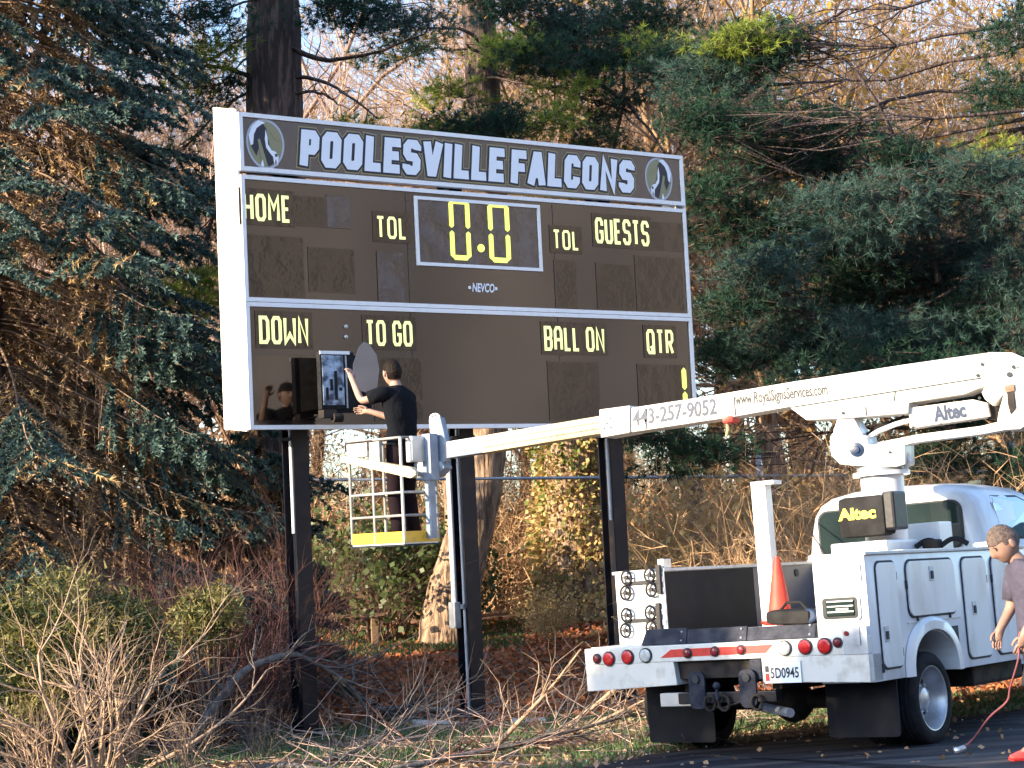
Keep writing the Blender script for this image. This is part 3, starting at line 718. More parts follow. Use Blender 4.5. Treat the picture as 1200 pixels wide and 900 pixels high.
MB().prism([(a.x - .04, -.0605, .768), (b.x - .02, -.0605, .772), (b.x + .05, -.0605, .832), (a.x + .06, -.0605, .828)], (0, -.002, 0)).build('reflective_tape', M['redtape'], lbar)
# bumper blocks
xl = TY(790, 790, -.06).x; xr_ = TY(893, 785, -.06).x
MB().prism([(-2.47, -.058, .53), (xl + .02, -.058, .56), (xl, -.058, .735), (-2.47, -.058, .735)], (0, .20, 0), bev=.006).build('bumper', M['white_dirty'], TR)
MB().prism([(xr_, -.058, .56), (.0, -.058, .535), (.0, -.058, .735), (xr_, -.058, .735)], (0, .20, 0), bev=.006).build('bumper', M['white_dirty'], TR)
MB().box((-.19, -.064, .735), (.004, -.058, .95), bev=.003).build('corner_plate', M['steel_grey'], TR)
p = TY(982, 754, -.064)
cp = MB().box((-.10, -.072, .80), (-.05, -.064, .93)).build('step_grip', M['steel_grey'], TR)
MB().cyl((-.155, -.062, .885), (-.155, -.074, .885), .018, n=10).build('marker_lamp', M['darkred'], TR)
# licence plate
a = TY(897, 803, -.065); b = TY(938, 774, -.065)
pl = MB().box((a.x, -.072, a.z + .012), (b.x, -.062, b.z), bev=.002).build('licence_plate', M['letter'], TR)
textobj('plate_number', '5D0945', .105, (a.x + .055, -.0725, a.z + .05), (1, 0, 0), (0, 0, 1), M['blackprint'], pl, bold=.002, width=(b.x - a.x) - .075, lift=.001)
MB().box((a.x + .012, -.0738, a.z + .03), (a.x + .045, -.0725, a.z + .085)).build('plate_mark', M['redtape'], pl)
MB().box((a.x + .012, -.0738, a.z + .095), (a.x + .045, -.0725, a.z + .14)).build('plate_mark', M['navy'], pl)
# dark tail board plates with bolts
p0 = TY(750, 757, .0); tb = []
xs = [-2.02, -1.55, -1.02, -.44]
for i in range(3):
    t = MB().prism([(xs[i] + (.05 if i == 0 else 0), .0, .866), (xs[i + 1] - .006, .0, .866), (xs[i + 1] - .006, .03, .985 - .012 * i), (xs[i] + (.0 if i else .09), .03, .985 - .012 * i)], (0, .02, 0), bev=.003).build('tail_plate', M['darkplate'], TR)
    for z in (.89, .955): MB().sphere((xs[i + 1] - .05, .0 + (z - .866) * .25 - .001, z), .011, sub=1).build('bolt', M['steel_grey'], t)
MB().box((-1.9, .05, .86), (-.43, .40, .955), bev=.02).build('dusty_box_step', M['stone'], TR)
# left locker: inner wall, rear box
MB().box((-1.998, .44, .87), (-1.99, 1.80, 1.425)).build('inner_wall', M['darkpanel'], TR)
MB().box((-1.998, 1.805, .87), (-1.988, 2.85, 1.425)).build('inner_wall', M['bluepanel'], TR)
for y, z in ((2.05, 1.36), (2.55, 1.36)): MB().cyl((-1.989, y, z), (-1.980, y, z), .035, n=12).build('wall_hole', M['seam'], TR)
MB().box((-2.455, .418, .87), (-2.06, .43, 1.42), bev=.004).build('rear_plate', M['white'], lb)
hs = MB().box((-2.045, .415, .88), (-1.985, .428, 1.43), bev=.003).build('hinge_strip', M['white'], lb)
hs.parent = TR
for k in range(6): MB().box((-2.05, .405, .92 + k * .085), (-1.99, .416, .965 + k * .085), bev=.004).build('stud', M['alu'], hs)
MB().box((-2.06, .45, 1.455), (-2.0, .56, 1.53), bev=.006).build('rope_eye', M['alu'], lb)
rack = MB()
for pyb, ys in ((684, (677, 693)), (728, (720, 737))):
    a = TY(733, pyb, .40); b = TY(775, pyb - 2, .40)
    rack.box((a.x, .395, a.z - .014), (b.x, .42, a.z + .014))
    rack.box((b.x - .035, .38, a.z - .10), (b.x + .0, .42, a.z + .13))
rk = rack.build('handle_rack', M['steel_black'], TR)
for px, pyy in ((734, 677), (761, 674), (733, 695), (763, 691), (734, 721), (762, 718), (733, 739), (763, 736)):
    c_ = TY(px, pyy, .385); N = 16
    MB().tube([(c_.x + .048 * cos(2 * pi * k / N), .385, c_.z + .054 * sin(2 * pi * k / N)) for k in range(N + 1)], .010, 6).cyl((c_.x, .37, c_.z), (c_.x, .40, c_.z), .018, n=8) \
        .box((c_.x - .045, .38, c_.z - .006), (c_.x + .045, .39, c_.z + .006)).build('hand_wheel', M['steel_black'], rk)
# wheels
def wheel(x_out, s, y, dual=True, name='wheel', lab=None):
    for k in range(2 if dual else 1):
        xo = x_out - s * k * .27; w = .225; R = WR
        prof = [(-.0, R * .70), (.006, R * .74), (.010, R * .82), (-.002, R * .93), (-.02, R * .985), (-.035, R), (-w + .035, R), (-w + .02, R * .985), (-w, R * .85), (-w, R * .66)]
        ty = MB().lathe(prof, (xo, y, WR), (s, 0, 0), 48)
        o = ty.build(name, M['rubber'], TR, auto=True)
        for gk in range(4):
            MB().lathe([(-.05 - gk * .04, R + .0015), (-.058 - gk * .04, R + .0015)], (xo, y, WR), (s, 0, 0), 40).build('tread_groove', M['seam'], o)
        dep = .14 if k == 0 and dual else .04
        MB().lathe([(-.0, R * .72), (-.002, R * .68), (-.02, R * .645), (-dep * .55, R * .60), (-dep, R * .55), (-dep - .005, R * .40), (-dep + .04, R * .26), (-dep + .07, R * .22), (-dep + .085, R * .10), (-dep + .085, 0)], (xo, y, WR), (s, 0, 0), 40).build('rim', M['rim'], o, auto=True)
        if k == 0:
            mb = MB()
            for q in range(8):
                t = 2 * pi * q / 8; mb.cyl((xo - s * (dep + .006), y + R * .47 * cos(t), WR + R * .47 * sin(t)), (xo - s * (dep - .002), y + R * .47 * cos(t), WR + R * .47 * sin(t)), .020, n=8)
            mb.build('rim_hole', M['seam'], o)
            mb = MB()
            for q in range(8):
                t = 2 * pi * (q + .5) / 8; mb.cyl((xo - s * (dep - .02), y + R * .30 * cos(t), WR + R * .30 * sin(t)), (xo - s * (dep - .06), y + R * .30 * cos(t), WR + R * .30 * sin(t)), .012, n=6)
            mb.build('lug_nut', M['steel_grey'], o)
wheel(-.035, 1, WY); wheel(-2.435, -1, WY); wheel(-.16, 1, 4.75, False); wheel(-2.31, -1, 4.75, False)
MB().box((-.42, .60, .60), (-.05, .64, .80)).box((-2.40, .6, .6), (-2.0, .64, .8)).build('wheel_housing', M['chassis'], TR)
MB().cyl((-2.2, WY, WR), (-.25, WY, WR), .06).sphere((-1.235, WY, WR), .17).cyl((-2.2, 4.75, WR), (-.3, 4.75, WR), .05).build('axle', M['chassis'], TR)
MB().box((-1.66, .1, .50), (-1.58, 5.6, .70)).box((-.89, .1, .50), (-.81, 5.6, .70)).build('frame_rail', M['chassis'], TR)
MB().box((-2.0, 2.0, .38), (-1.68, 3.0, .68), bev=.03).box((-.80, 1.9, .36), (-.12, 2.9, .56), bev=.03).build('fuel_tank', M['chassis'], TR)
MB().box((-1.62, 1.7, .42), (-.85, 2.6, .7)).cyl((-1.235, WY, WR), (-1.235, 3.2, .45), .05).build('driveline', M['chassis'], TR)
# mud flaps
for (p, q, y) in (((762, 815), (835, 872), .52), ((972, 798), (1050, 866), .40)):
    a = TY(p[0], q[1], y); b = TY(q[0], p[1], y)
    MB().prism([(x, y, z) for x, z in rr(a.x, a.z + .01, b.x, .58, .03)], (0, .012, 0)).build('mud_flap', M['mudflap'], TR)
# hitch
h = MB().box((-1.86, .00, .60), (-.80, .06, .734)).box((-1.84, -.05, .55), (-1.72, .05, .73), bev=.01).build('hitch_frame', M['chassis'], TR)
MB().box((-1.60, -.10, .42), (-.75, -.02, .50), bev=.006).build('hitch_bar', M['steel_black'], h)
MB().box((-1.78, -.075, .40), (-1.40, .0, .50), bev=.008).build('step_plate', M['stone'], h)
for x in (-1.42, -.98):
    MB().prism([(xx, -.11, z) for xx, z in rr(x - .07, .38, x + .07, .66, .05)], (0, .02, 0)).build('hitch_plate', M['darkplate'], h)
    MB().cyl((x, -.125, .60), (x, -.11, .60), .03, n=12).build('hitch_hole', M['seam'], h)
for x in (-1.30, -1.18, -.90):
    N = 14; MB().tube([(x + .045 * cos(2 * pi * k / N), -.13, .42 + .055 * sin(2 * pi * k / N)) for k in range(N + 1)], .011, 6).build('tow_ring', M['chassis'], h)
MB().sphere((-1.22, -.15, .55), .03).cyl((-1.22, -.15, .45), (-1.22, -.15, .55), .014).build('tow_ball', M['darkplate'], h)
MB().box((xr_ - .10, -.07, .58), (xr_ - .0, -.03, .73), bev=.01).build('trailer_socket', M['darkplate'], h)
MB().tube([(xr_ - .05, -.06, .58), (xr_ - .1, -.10, .45), (xr_ - .35, -.08, .38), (xr_ - .6, 0, .42)], .010, 6).build('chain', M['chassis'], h)
MB().tube([(-1.05, .2, .36), (-.70, .0, .33)], .035, 10).build('exhaust_pipe', M['steel_grey'], TR)

# cab
CX = -1.235
def cabring(y, sx, zt, zb=.45, belt=1.42):
    hp = [(.93, zb), (.985, .75), (.985, 1.15), (.95, belt), (.865, 1.53), (.835, 1.70), (.79, 1.86), (.72, 1.955), (.60, 2.015), (.40, 2.05), (0, 2.065)]
    k = (zt - belt) / (2.065 - belt)
    pts = [(x * sx, z if z <= belt else belt + (z - belt) * k) for x, z in hp]
    return [(CX + x, y, z) for x, z in pts] + [(CX - x, y, z) for x, z in pts[-2::-1]]
cab = MB().loft([cabring(2.93, .86, 1.97), cabring(2.955, .925, 2.015), cabring(3.02, .975, 2.05), cabring(3.14, 1, 2.065), cabring(3.7, 1, 2.075), cabring(4.2, 1, 2.05), cabring(4.42, .98, 1.98),
                 cabring(5.0, .96, 1.45), cabring(5.25, .97, 1.40), cabring(6.1, .96, 1.38, belt=1.25), cabring(6.28, .9, 1.25, belt=1.15)]).build('cab', M['white'], TR, auto=True)
def cabx(z):                       # half width of the cab at height z
    hp = [(.95, 1.42), (.865, 1.53), (.835, 1.70), (.79, 1.86), (.72, 1.955)]
    for (a, za), (b, zb_) in zip(hp, hp[1:]):
        if za <= z <= zb_: return a + (b - a) * (z - za) / (zb_ - za)
    return .95
mb = MB(); mb.prism([(x, 2.926, z) for x, z in rr(CX - .70, 1.47, CX + .70, 1.895, .10, 5)], (0, -.010, 0)).build('window_seal', M['seam'], cab)
rw = MB(); rw.prism([(x, 2.9155, z) for x, z in rr(CX - .68, 1.485, CX + .68, 1.88, .09, 5)], (0, -.004, 0)); rw = rw.build('rear_window', M['glass'], TR)
MB().box((CX - .014, 2.905, 1.49), (CX + .014, 2.911, 1.875)).build('window_divider', M['seam'], rw)
for s in (1, -1):
    P = [(3.34, 1.545), (4.52, 1.545), (4.16, 1.84), (3.95, 1.905), (3.42, 1.90), (3.34, 1.84)]
    mb = MB(); mb.prism([(CX + s * (cabx(z) + .004), y, z) for y, z in P], (s * .006, 0, 0)); g = mb.build('side_window', M['glass_side'], TR)
    P2 = [(3.31, 1.525), (4.58, 1.525), (4.19, 1.85), (3.97, 1.925), (3.40, 1.92), (3.31, 1.85)]
    mb = MB(); mb.prism([(CX + s * (cabx(z) + .001), y, z) for y, z in P2], (s * .004, 0, 0)); mb.build('window_seal', M['seam'], g)
    MB().box((CX + s * .983, 3.27, .55), (CX + s * .990, 3.285, 1.42)).build('door_seam', M['seam'], TR)
    MB().box((CX + s * .975, 3.38, 1.22), (CX + s * 1.01, 3.54, 1.25), bev=.006).build('door_handle', M['seam'], TR)
    mb = MB().box((CX + s * 1.05, 4.40, 1.45), (CX + s * 1.30, 4.50, 1.80), bev=.03).box((CX + s * .9, 4.43, 1.6), (CX + s * 1.1, 4.46, 1.63)); mb.build('mirror', M['seam'], TR)
mb = MB(); mb.prism([(CX - .72, 4.47, 1.955), (CX + .72, 4.47, 1.955), (CX + .86, 5.01, 1.47), (CX - .86, 5.01, 1.47)], (0, .008, .012)); mb.build('windscreen', M['glass'], TR)
for x in (-.3, 0, .3): MB().box((CX + x - .05, 4.1, 2.065), (CX + x + .05, 4.18, 2.10), bev=.01).build('roof_lamp', M['gold'], cab)
MB().box((CX - .93, 6.27, .55), (CX + .93, 6.42, .80), bev=.03).build('bumper', M['steel_grey'], TR)
MB().box((CX - .5, 6.27, .85), (CX + .5, 6.30, 1.15), bev=.02).build('grille', M['seam'], TR)
for s in (1, -1): MB().box((CX + s * .58, 6.24, .9), (CX + s * .84, 6.285, 1.12), bev=.02).build('headlight', M['clear_lens'], TR)

# boom rest post and fittings in the bed
a = TY(889, 640, 1.25); b = TY(906, 640, 1.25); t_ = TY(897, 566, 1.25)
mb = MB().box((a.x, 1.20, .86), (b.x, 1.30, t_.z), bev=.008).box((a.x + .01, 1.18, t_.z - .02), (b.x + .09, 1.32, t_.z + .015), bev=.006); mb.build('boom_rest', M['white'], TR)
mast = MB().cyl((-.80, 2.0, .86), (-.80, 2.0, 2.10), .178, n=36).cyl((-.80, 2.0, 2.10), (-.80, 2.0, 2.135), .235, n=36).build('mast', M['white'], TR, auto=True)
MB().cyl((-.80, 2.0, 2.14), (-.80, 2.0, 2.19), .20, n=36).build('turret_bearing', M['steel_grey'], mast, auto=True)
MB().box((-1.13, 1.62, 1.40), (-.62, 2.2, 1.565), bev=.02).build('mast_base', M['white'], TR)
MB().box((-1.10, 1.55, 1.456), (-.45, 2.4, 1.475)).build('mast_deck', M['white_dirty'], TR)
bag = MB().box((-1.02, 1.58, 1.60), (-.60, 1.80, 1.93), bev=.05)
bg_ = bag.build('control_cover', M['bag'], TR, auto=True)
MB().box((-.62, 1.60, 1.64), (-.52, 1.84, 1.95), bev=.02).build('cover_side', M['steel_black'], bg_)
textobj('cover_text', 'Altec', .125, (-1.0, 1.579, 1.75), (1, 0, 0), (0, 0, 1), M['yellowprint'], bg_, bold=.006, width=.34, lift=.003)
a = TY(1064, 640, 2.45); b = TY(1106, 611, 2.45)
MB().box((a.x, 2.35, 1.44), (b.x, 2.60, b.z), bev=.012).build('tank_box', M['white'], TR)
MB().box((b.x + .25, 2.4, 1.45), (b.x + .45, 2.55, 1.50), bev=.015).build('vent_cap', M['white'], TR)
MB().tube([(-.60 + .32 * k / 16, 2.1 + .3 * k / 16, 1.495 + .05 * abs(sin(k / 16 * 2 * pi))) for k in range(17)], .022, 8).build('hydraulic_hose', M['rubber'], TR, auto=True)
MB().box((-.56, 2.12, 1.476), (-.44, 2.28, 1.55), bev=.02).build('valve_block', M['chassis'], TR)
MB().tube([(-2.0, 2.8, 1.85), (-1.75, 2.5, 1.65), (-1.6, 2.4, 1.5)], .006, 5).build('cable', M['rubber'], TR)

# ---- boom: own upright plane from the turret towards the platform
TOP = TF.w((-.80, 2.0, 2.18)); PIN = at(521, 527, 16.9)
D = Vector((PIN.x - TOP.x, PIN.y - TOP.y, 0)).normalized()
BM = Matrix((D, Vector((-D.y, D.x, 0)), Vector((0, 0, 1)))).transposed()      # x to the platform, y to the viewer's side
MF = Frame(TOP, BM); MFM = MF.mat(); TINV = TM.inverted()
def bpart(mb, name, m, auto=False, parent=None):
    o = mb.build(name, M[m], parent or TR, auto=auto)
    if parent is None:
        o.matrix_parent_inverse = TINV; o.matrix_basis = MFM
    return o
def BX(px, py, y): return MF.hit(px, py, 1, y)
def slab(pts, y, th, name, m, bev=.008, parent=None, auto=True):
    P = [BX(px, py, y) for px, py in pts]
    return bpart(MB().prism(P, (0, -th, 0), bev), name, m, auto, parent)
outer = slab([(712, 482), (820, 465.5), (930, 447), (1060, 427), (1130, 417), (1162, 412.5), (1186, 413), (1200, 419), (1207, 432), (1203, 448), (1180, 447), (1165, 452), (1120, 463), (1060, 470), (985, 474), (940, 478), (925, 477), (860, 488.5), (712, 511)], .17, .30, 'upper_boom', 'boom_white', .012)
fair = slab([(926, 478), (1000, 467), (1060, 457), (1150, 444), (1160, 450), (1130, 462), (1065, 472), (1064, 484), (1000, 489.5), (945, 492.5)], .19, .34, 'boom_fairing', 'boom_white', .008)
collar = slab([(702, 480), (738, 475), (738, 507), (704, 513)], .19, .34, 'boom_collar', 'boom_white', .01)
inner = slab([(565, 510.5), (704, 487), (704, 508), (565, 531)], .13, .22, 'extension_boom', 'ext_cream', .012)
tipb = slab([(523, 517.5), (566, 510.5), (566, 530.5), (523, 537)], .11, .18, 'boom_tip', 'blue_grey', .008)
for q, (y0, y1) in enumerate((((517, 495.5)), ((524.5, 502.5)))):
    A_ = BX(566, y0 + .5, .131); B_ = BX(702, y1, .131); d_ = Vector((0, 0, .006))
    bpart(MB().prism([A_, B_, B_ + d_, A_ + d_], (0, .002, 0)), 'boom_groove', 'stem_grey')
def dot(px, py, y, r, m='seam', name='bolt', parent=None):
    c_ = BX(px, py, y); return bpart(MB().cyl(c_, c_ + Vector((0, .012, 0)), r, n=12), name, m, True, parent)
for px, py in ((708, 491), (715, 490), (711, 496), (708, 502), (716, 501)): dot(px, py, .19, .006)
for px, py in ((1151, 427), (1146, 440)): dot(px, py, .17, .014)
for px, py in ((988, 484), (1148, 466.5)): dot(px, py, .19, .012)
for (x0_, y0_), (x1_, y1_) in (((930, 477), (1150, 443)), ((1049, 459), (1048, 470)), ((1014.5, 477), (1015.5, 487)), ((862, 487), (860, 463)), ((758, 478), (757, 503))):
    A_ = BX(x0_, y0_, .1912 if x0_ > 920 else .1712); B_ = BX(x1_, y1_, .1912 if x0_ > 920 else .1712); d_ = (B_ - A_).normalized(); n_ = Vector((-d_.z, 0, d_.x)) * .005
    if x0_ > 700: bpart(MB().prism([A_ - n_, B_ - n_, B_ + n_, A_ + n_], (0, .002, 0)), 'panel_line', 'seam')
# lettering on the boom
def btext(name, s, p, q, h, m, y, shear=0, bold=0.0):
    A_ = BX(p[0], p[1], y); B_ = BX(q[0], q[1], y); ex = (B_ - A_); wd = ex.length; ex.normalize()
    ez = Vector((-ex.z, 0, ex.x)); ez = ez if ez.z > 0 else -ez
    o = textobj(name, s, h, A_, ex, ez, M[m], TR, shear, bold, wd, lift=.002)
    o.matrix_parent_inverse = TINV; o.matrix_basis = MFM; return o
btext('phone_number', '443-257-9052', (742, 498.5), (840, 484.5), .185, 'blueprint', .172, .12, .0045)
btext('web_address', 'www.RoyalSignsServices.com', (862, 474.5), (970, 462), .135, 'blackprint', .172, .05, .002)
# lower arm, turret head, elbow
low = slab([(1016, 521), (1075, 509), (1150, 499), (1200, 487), (1200, 500), (1150, 509), (1070, 519), (1040, 528), (1016, 532)], .10, .22, 'lower_boom', 'boom_white', .01)
logo = slab([(1065, 478), (1140, 468), (1157, 472), (1160, 488), (1066, 502)], .145, .25, 'lower_boom_cover', 'boom_white', .008)
btext('maker_name', 'Altec', (1096, 493.5), (1134, 487.5), .165, 'blueprint', .148, 0, .007)
for px, py in ((1070, 501), (1103, 497.5), (1137, 493)): dot(px, py, .145, .012)
slab([(1150, 470), (1172, 478), (1170, 492), (1158, 492)], .08, .14, 'elbow_cylinder', 'chassis')
elb = slab([(1183, 428), (1200, 434), (1215, 446), (1219, 470), (1210, 492), (1196, 503), (1176, 504), (1168, 496), (1170, 484), (1176, 462), (1164, 476), (1154, 468), (1150, 460), (1163, 440)], .205, .40, 'elbow', 'boom_white', .012)
for px, py, r in ((1183, 439, .022), (1188, 430, .016)): dot(px, py, .205, r)
slab([(1177, 452), (1188, 450), (1189, 458), (1178, 460)], .225, .02, 'tie_strap', 'bench_wood', .002)
slab([(1180, 460), (1188, 459), (1190, 478), (1184, 485), (1181, 474)], .22, .02, 'hose_loop', 'chassis', .003)
head = slab([(972, 515), (986, 513.5), (1015, 510), (1018, 521), (1060, 520), (1061, 544), (1050, 547), (1000, 546), (984, 544), (974, 534)], .20, .36, 'turret_head', 'boom_white', .012)
slab([(974, 514), (981, 491), (985, 487), (1000, 489), (1012, 511), (990, 514)], .16, .28, 'cylinder_bracket', 'white', .01)
pc = BX(1004, 527, .20); bpart(MB().lathe([(0, .060), (.012, .058), (.018, .03), (.03, .026), (.032, 0)], pc, (0, 1, 0), 24), 'pivot_pin', 'blueprint', True)
dot(1043, 530, .20, .011)
bpart(MB().tube([BX(1012, 516, .06), BX(1030, 505, .06), BX(1050, 497, .06), BX(1068, 492, .06)], .022, 8), 'hydraulic_hose', 'white', True)
bpart(MB().tube([BX(1008, 514, 0), BX(1030, 500, 0), BX(1060, 488, 0)], .014, 8), 'hydraulic_hose', 'rubber', True)
bpart(MB().tube([BX(1061, 530, .1), BX(1067, 540, .1), BX(1060, 552, .05)], .02, 8), 'hydraulic_hose', 'white', True)
slab([(846, 488), (859, 486), (858, 494), (847, 496)], .17, .20, 'warning_tag', 'redtape', .003)
bpart(MB().tube([BX(852, 494, .08), BX(853, 503, .08), BX(851, 512, .08)], [.012, .018, .008], 8), 'rope_hook', 'bark_gold', True)
# platform knuckle
slab([(502, 492), (508, 487), (516, 489), (522, 515), (523, 540), (512, 546), (507, 540)], .06, .10, 'tilt_cylinder', 'blue_grey', .012)
N = 14; c_ = BX(510, 491, .0); bpart(MB().tube([c_ + Vector((.05 * cos(2 * pi * k / N), 0, .045 * sin(2 * pi * k / N))) for k in range(N + 1)], .012, 6), 'lifting_eye', 'alu', True)
slab([(484, 543), (500, 538), (517, 540), (521, 548), (512, 558), (498, 562), (486, 556)], .09, .18, 'rotator', 'blue_grey', .02)
dot(506, 545, .09, .02)

# ---- work platform
KP = at(474, 635, 16.64); al = rad(43)
KM = Matrix((Vector((-cos(al), sin(al), 0)), Vector((sin(al), cos(al), 0)), Vector((0, 0, 1)))).transposed()
KM = Matrix((Vector((sin(al), cos(al), 0)), Vector((-cos(al), sin(al), 0)), Vector((0, 0, 1)))).transposed()   # x: to the back right, y: to the back left
KF = Frame(KP, KM); KFM = KF.mat()
def kpart(mb, name, m, auto=False, parent=None):
    o = mb.build(name, M[m], parent or TR, auto=auto)
    if parent is None: o.matrix_parent_inverse = TINV; o.matrix_basis = KFM
    return o
LX, LY, HZ = .43, .70, .95
pf = kpart(MB().box((0, 0, -.02), (LX, LY, .0)), 'platform_floor', 'alu')
for a_, b_ in (((-.012, -.012, -.005), (LX + .012, 0, .095)), ((-.012, .001, -.005), (0, LY, .095)), ((LX, .001, -.005), (LX + .012, LY, .095)), ((0, LY, -.005), (LX, LY + .012, .095))):
    kpart(MB().box(a_, b_, bev=.003), 'toe_board', 'yellow')
kpart(MB().box((-.018, -.018, -.035), (LX + .018, LY + .018, -.021)), 'platform_skirt', 'darkplate')
for x, y in ((0, 0), (LX, 0), (0, LY), (LX, LY), (0, LY * .55), (LX, LY * .5)):
    kpart(MB().cyl((x, y, 0), (x, y, HZ), .015, n=10), 'platform_post', 'alu' if x == 0 and y == 0 else 'rail', True)
for z in (.24, .45, HZ):
    for a_, b_ in (((0, 0), (LX, 0)), ((0, 0), (0, LY)), ((LX, 0), (LX, LY)), ((0, LY), (LX, LY))):
        kpart(MB().cyl((a_[0], a_[1], z), (b_[0], b_[1], z), .012, n=8), 'platform_rail', 'alu' if (a_ == (0, 0) and z == .45) else 'rail', True)
kpart(MB().box((LX * .6, -.12, .55), (LX * .85, -.01, .98), bev=.01).box((LX * .62, -.09, .02), (LX * .78, -.02, .55)), 'platform_mount', 'blue_grey')
kpart(MB().box((.10, -.05, .72), (.28, .04, .96), bev=.015), 'control_box', 'alu')
kpart(MB().box((-.05, .40, .80), (.03, .68, .93), bev=.01), 'tool_tray', 'alu')
kpart(MB().box((-.06, .22, .72), (-.02, .36, .93), bev=.008), 'tool_pouch', 'rail')
kpart(MB().box((-.04, .36, .86), (.02, .72, .95), bev=.015), 'lip_cover', 'chassis')
A_ = at(402, 537, 17.1); B_ = at(484, 554, 16.5); d_ = (B_ - A_)
u_ = Vector((0, 0, .034)); n_ = d_.cross(Vector((0, 0, 1))).normalized() * .034
jb = MB(); jb.loft([[A_ - u_ - n_, A_ - u_ + n_, A_ + u_ * .8 + n_, A_ + u_ * .8 - n_], [B_ - u_ * 1.4 - n_, B_ - u_ * 1.4 + n_, B_ + u_ * 1.4 + n_, B_ + u_ * 1.4 - n_], [B_ + d_ * .05 - u_ * .4 - n_ * .5, B_ + d_ * .05 - u_ * .4 + n_ * .5, B_ + d_ * .05 + u_ * .6 + n_ * .5, B_ + d_ * .05 + u_ * .6 - n_ * .5]])
o = jb.build('jib_arm', M['ext_cream'], TR); o.matrix_parent_inverse = TINV

# ---- loose things in the truck bed
def cone(name, wpos, h, r):
    t = empty(name, wpos)
    MB().box((-r * 1.3, -r * 1.3, 0), (r * 1.3, r * 1.3, .025), bev=.006).build('base', M['cone'], t)
    MB().lathe([(.025, r), (.05, r * .93), (h * .6, r * .55), (h * .93, r * .26), (h, r * .2), (h, 0)], (0, 0, 0), (0, 0, 1), 28).build('cone_body', M['cone'], t, auto=True)
    return t
p = TY(914, 722, .85); tag(cone('traffic_cone', TF.w((p.x + .0, .85, .955)), .53, .105), 'orange traffic cone standing in the truck bed beside the white post', 'cone')
rnd = random.Random(5)
tb = empty('tool_bag', TF.w((-.80, .42, .96))); tb.rotation_euler = (0, 0, -.66)
tag(tb, 'black tool bag with a blue cap lying at the right end of the truck bed', 'bag')
MB().box((-.22, -.14, 0), (.16, .12, .11), bev=.045).build('bag_body', M['bag'], tb, auto=True)
MB().tube([(-.16, 0, .10), (-.10, 0, .16), (.02, 0, .16), (.08, 0, .10)], .012, 8).build('bag_handle', M['bag'], tb)
MB().lathe([(0, .05), (.02, .055), (.025, .04), (.025, 0)], (.14, -.09, .06), (.3, -1, .3), 18).build('blue_cap', M['blueprint'], tb)
for k in range(3):
    a_ = Vector((-.95 + k * .1, .50 + k * .06, .95)); o = MB().tube([a_, a_ + Vector((.1, .05, .07)), a_ + Vector((.24, .02, .10 + .03 * k))], [.028, .022, .012], 7).build('wood_scrap', M['stem_pale'])
    o.matrix_world = TM; tag(o, f'pale scrap of wood behind the black tool bag, the {["left", "middle", "right"][k]} one of three', 'wood scrap', 'wood scraps in the truck bed')

# ------------------------------------------------------------------ people
def skin_mesh(name, J, E, root):
    """J: name -> (co, radius); E: list of (a, b); one continuous skinned surface"""
    ks = list(J); ix = {k: i for i, k in enumerate(ks)}
    me = bpy.data.meshes.new(name); me.from_pydata([J[k][0] for k in ks], [(ix[a], ix[b]) for a, b in E], [])
    o = bpy.data.objects.new('tmp_skin', me); COL.objects.link(o)
    md = o.modifiers.new('s', 'SKIN'); sb = o.modifiers.new('d', 'SUBSURF'); sb.levels = 2
    lay = me.skin_vertices[0].data
    for k in ks:
        lay[ix[k]].radius = (J[k][1], J[k][1]); lay[ix[k]].use_root = (k == root)
    dg = bpy.context.evaluated_depsgraph_get(); out = bpy.data.meshes.new_from_object(o.evaluated_get(dg))
    bpy.data.objects.remove(o); return out
def head_geo(bm, Mx, scale=1.0):
    r = bmesh.ops.create_uvsphere(bm, u_segments=32, v_segments=24, radius=1)
    for v in r['verts']:
        x, y, z = v.co; k = 1.0
        X, Y, Z = x * .096, y * .076, z * .118
        if z < 0:
            Y *= 1 - .38 * (-z) ** 1.4; X *= (1 - .12 * (-z)) if x > 0 else 1 - .42 * (-z)
            if x > 0: X += .012 * (-z)
        g = lambda cx, cy, cz, s: math.exp(-((x - cx) ** 2 + (y - cy) ** 2 + (z - cz) ** 2) / (s * s))
        X += .026 * g(.97, 0, -.10, .17) + .012 * g(.95, 0, .10, .14) - .012 * g(.86, .38, .12, .17) - .012 * g(.86, -.38, .12, .17)
        X += .008 * g(.85, 0, -.46, .2) - .006 * g(.85, 0, -.36, .07) + .010 * g(.72, 0, -.74, .2) + .006 * g(.9, 0, .33, .3)
        v.co = Mx @ Vector((X * scale, Y * scale, Z * scale))
    for s in (1, -1):
        e = bmesh.ops.create_icosphere(bm, subdivisions=2, radius=1)
        for v in e['verts']: v.co = Mx @ (Vector((v.co.x * .018 - .005 + .004 * s * 0, s * .080 + v.co.y * .008, v.co.z * .031 - .004)) * scale)
def hair_obj(name, Mx, m, parent, keep, k=1.07):
    bm = bmesh.new(); r = bmesh.ops.create_uvsphere(bm, u_segments=32, v_segments=24, radius=1)
    dead = [f for f in bm.faces if not keep(*f.calc_center_median())]
    bmesh.ops.delete(bm, geom=dead, context='FACES')
    for v in bm.verts:
        x, y, z = v.co; n = 1 + .02 * sin(x * 19 + z * 23) * cos(y * 17)
        X, Y, Z = x * .098 * k, y * .078 * k, z * .118 * k
        if z < 0: Y *= 1 - .30 * (-z); X *= 1 - .30 * (-z)
        v.co = Mx @ (Vector((X, Y, Z)) * n)
    me = bpy.data.meshes.new(name); bm.to_mesh(me); bm.free(); return link(name, me, m, parent, True)
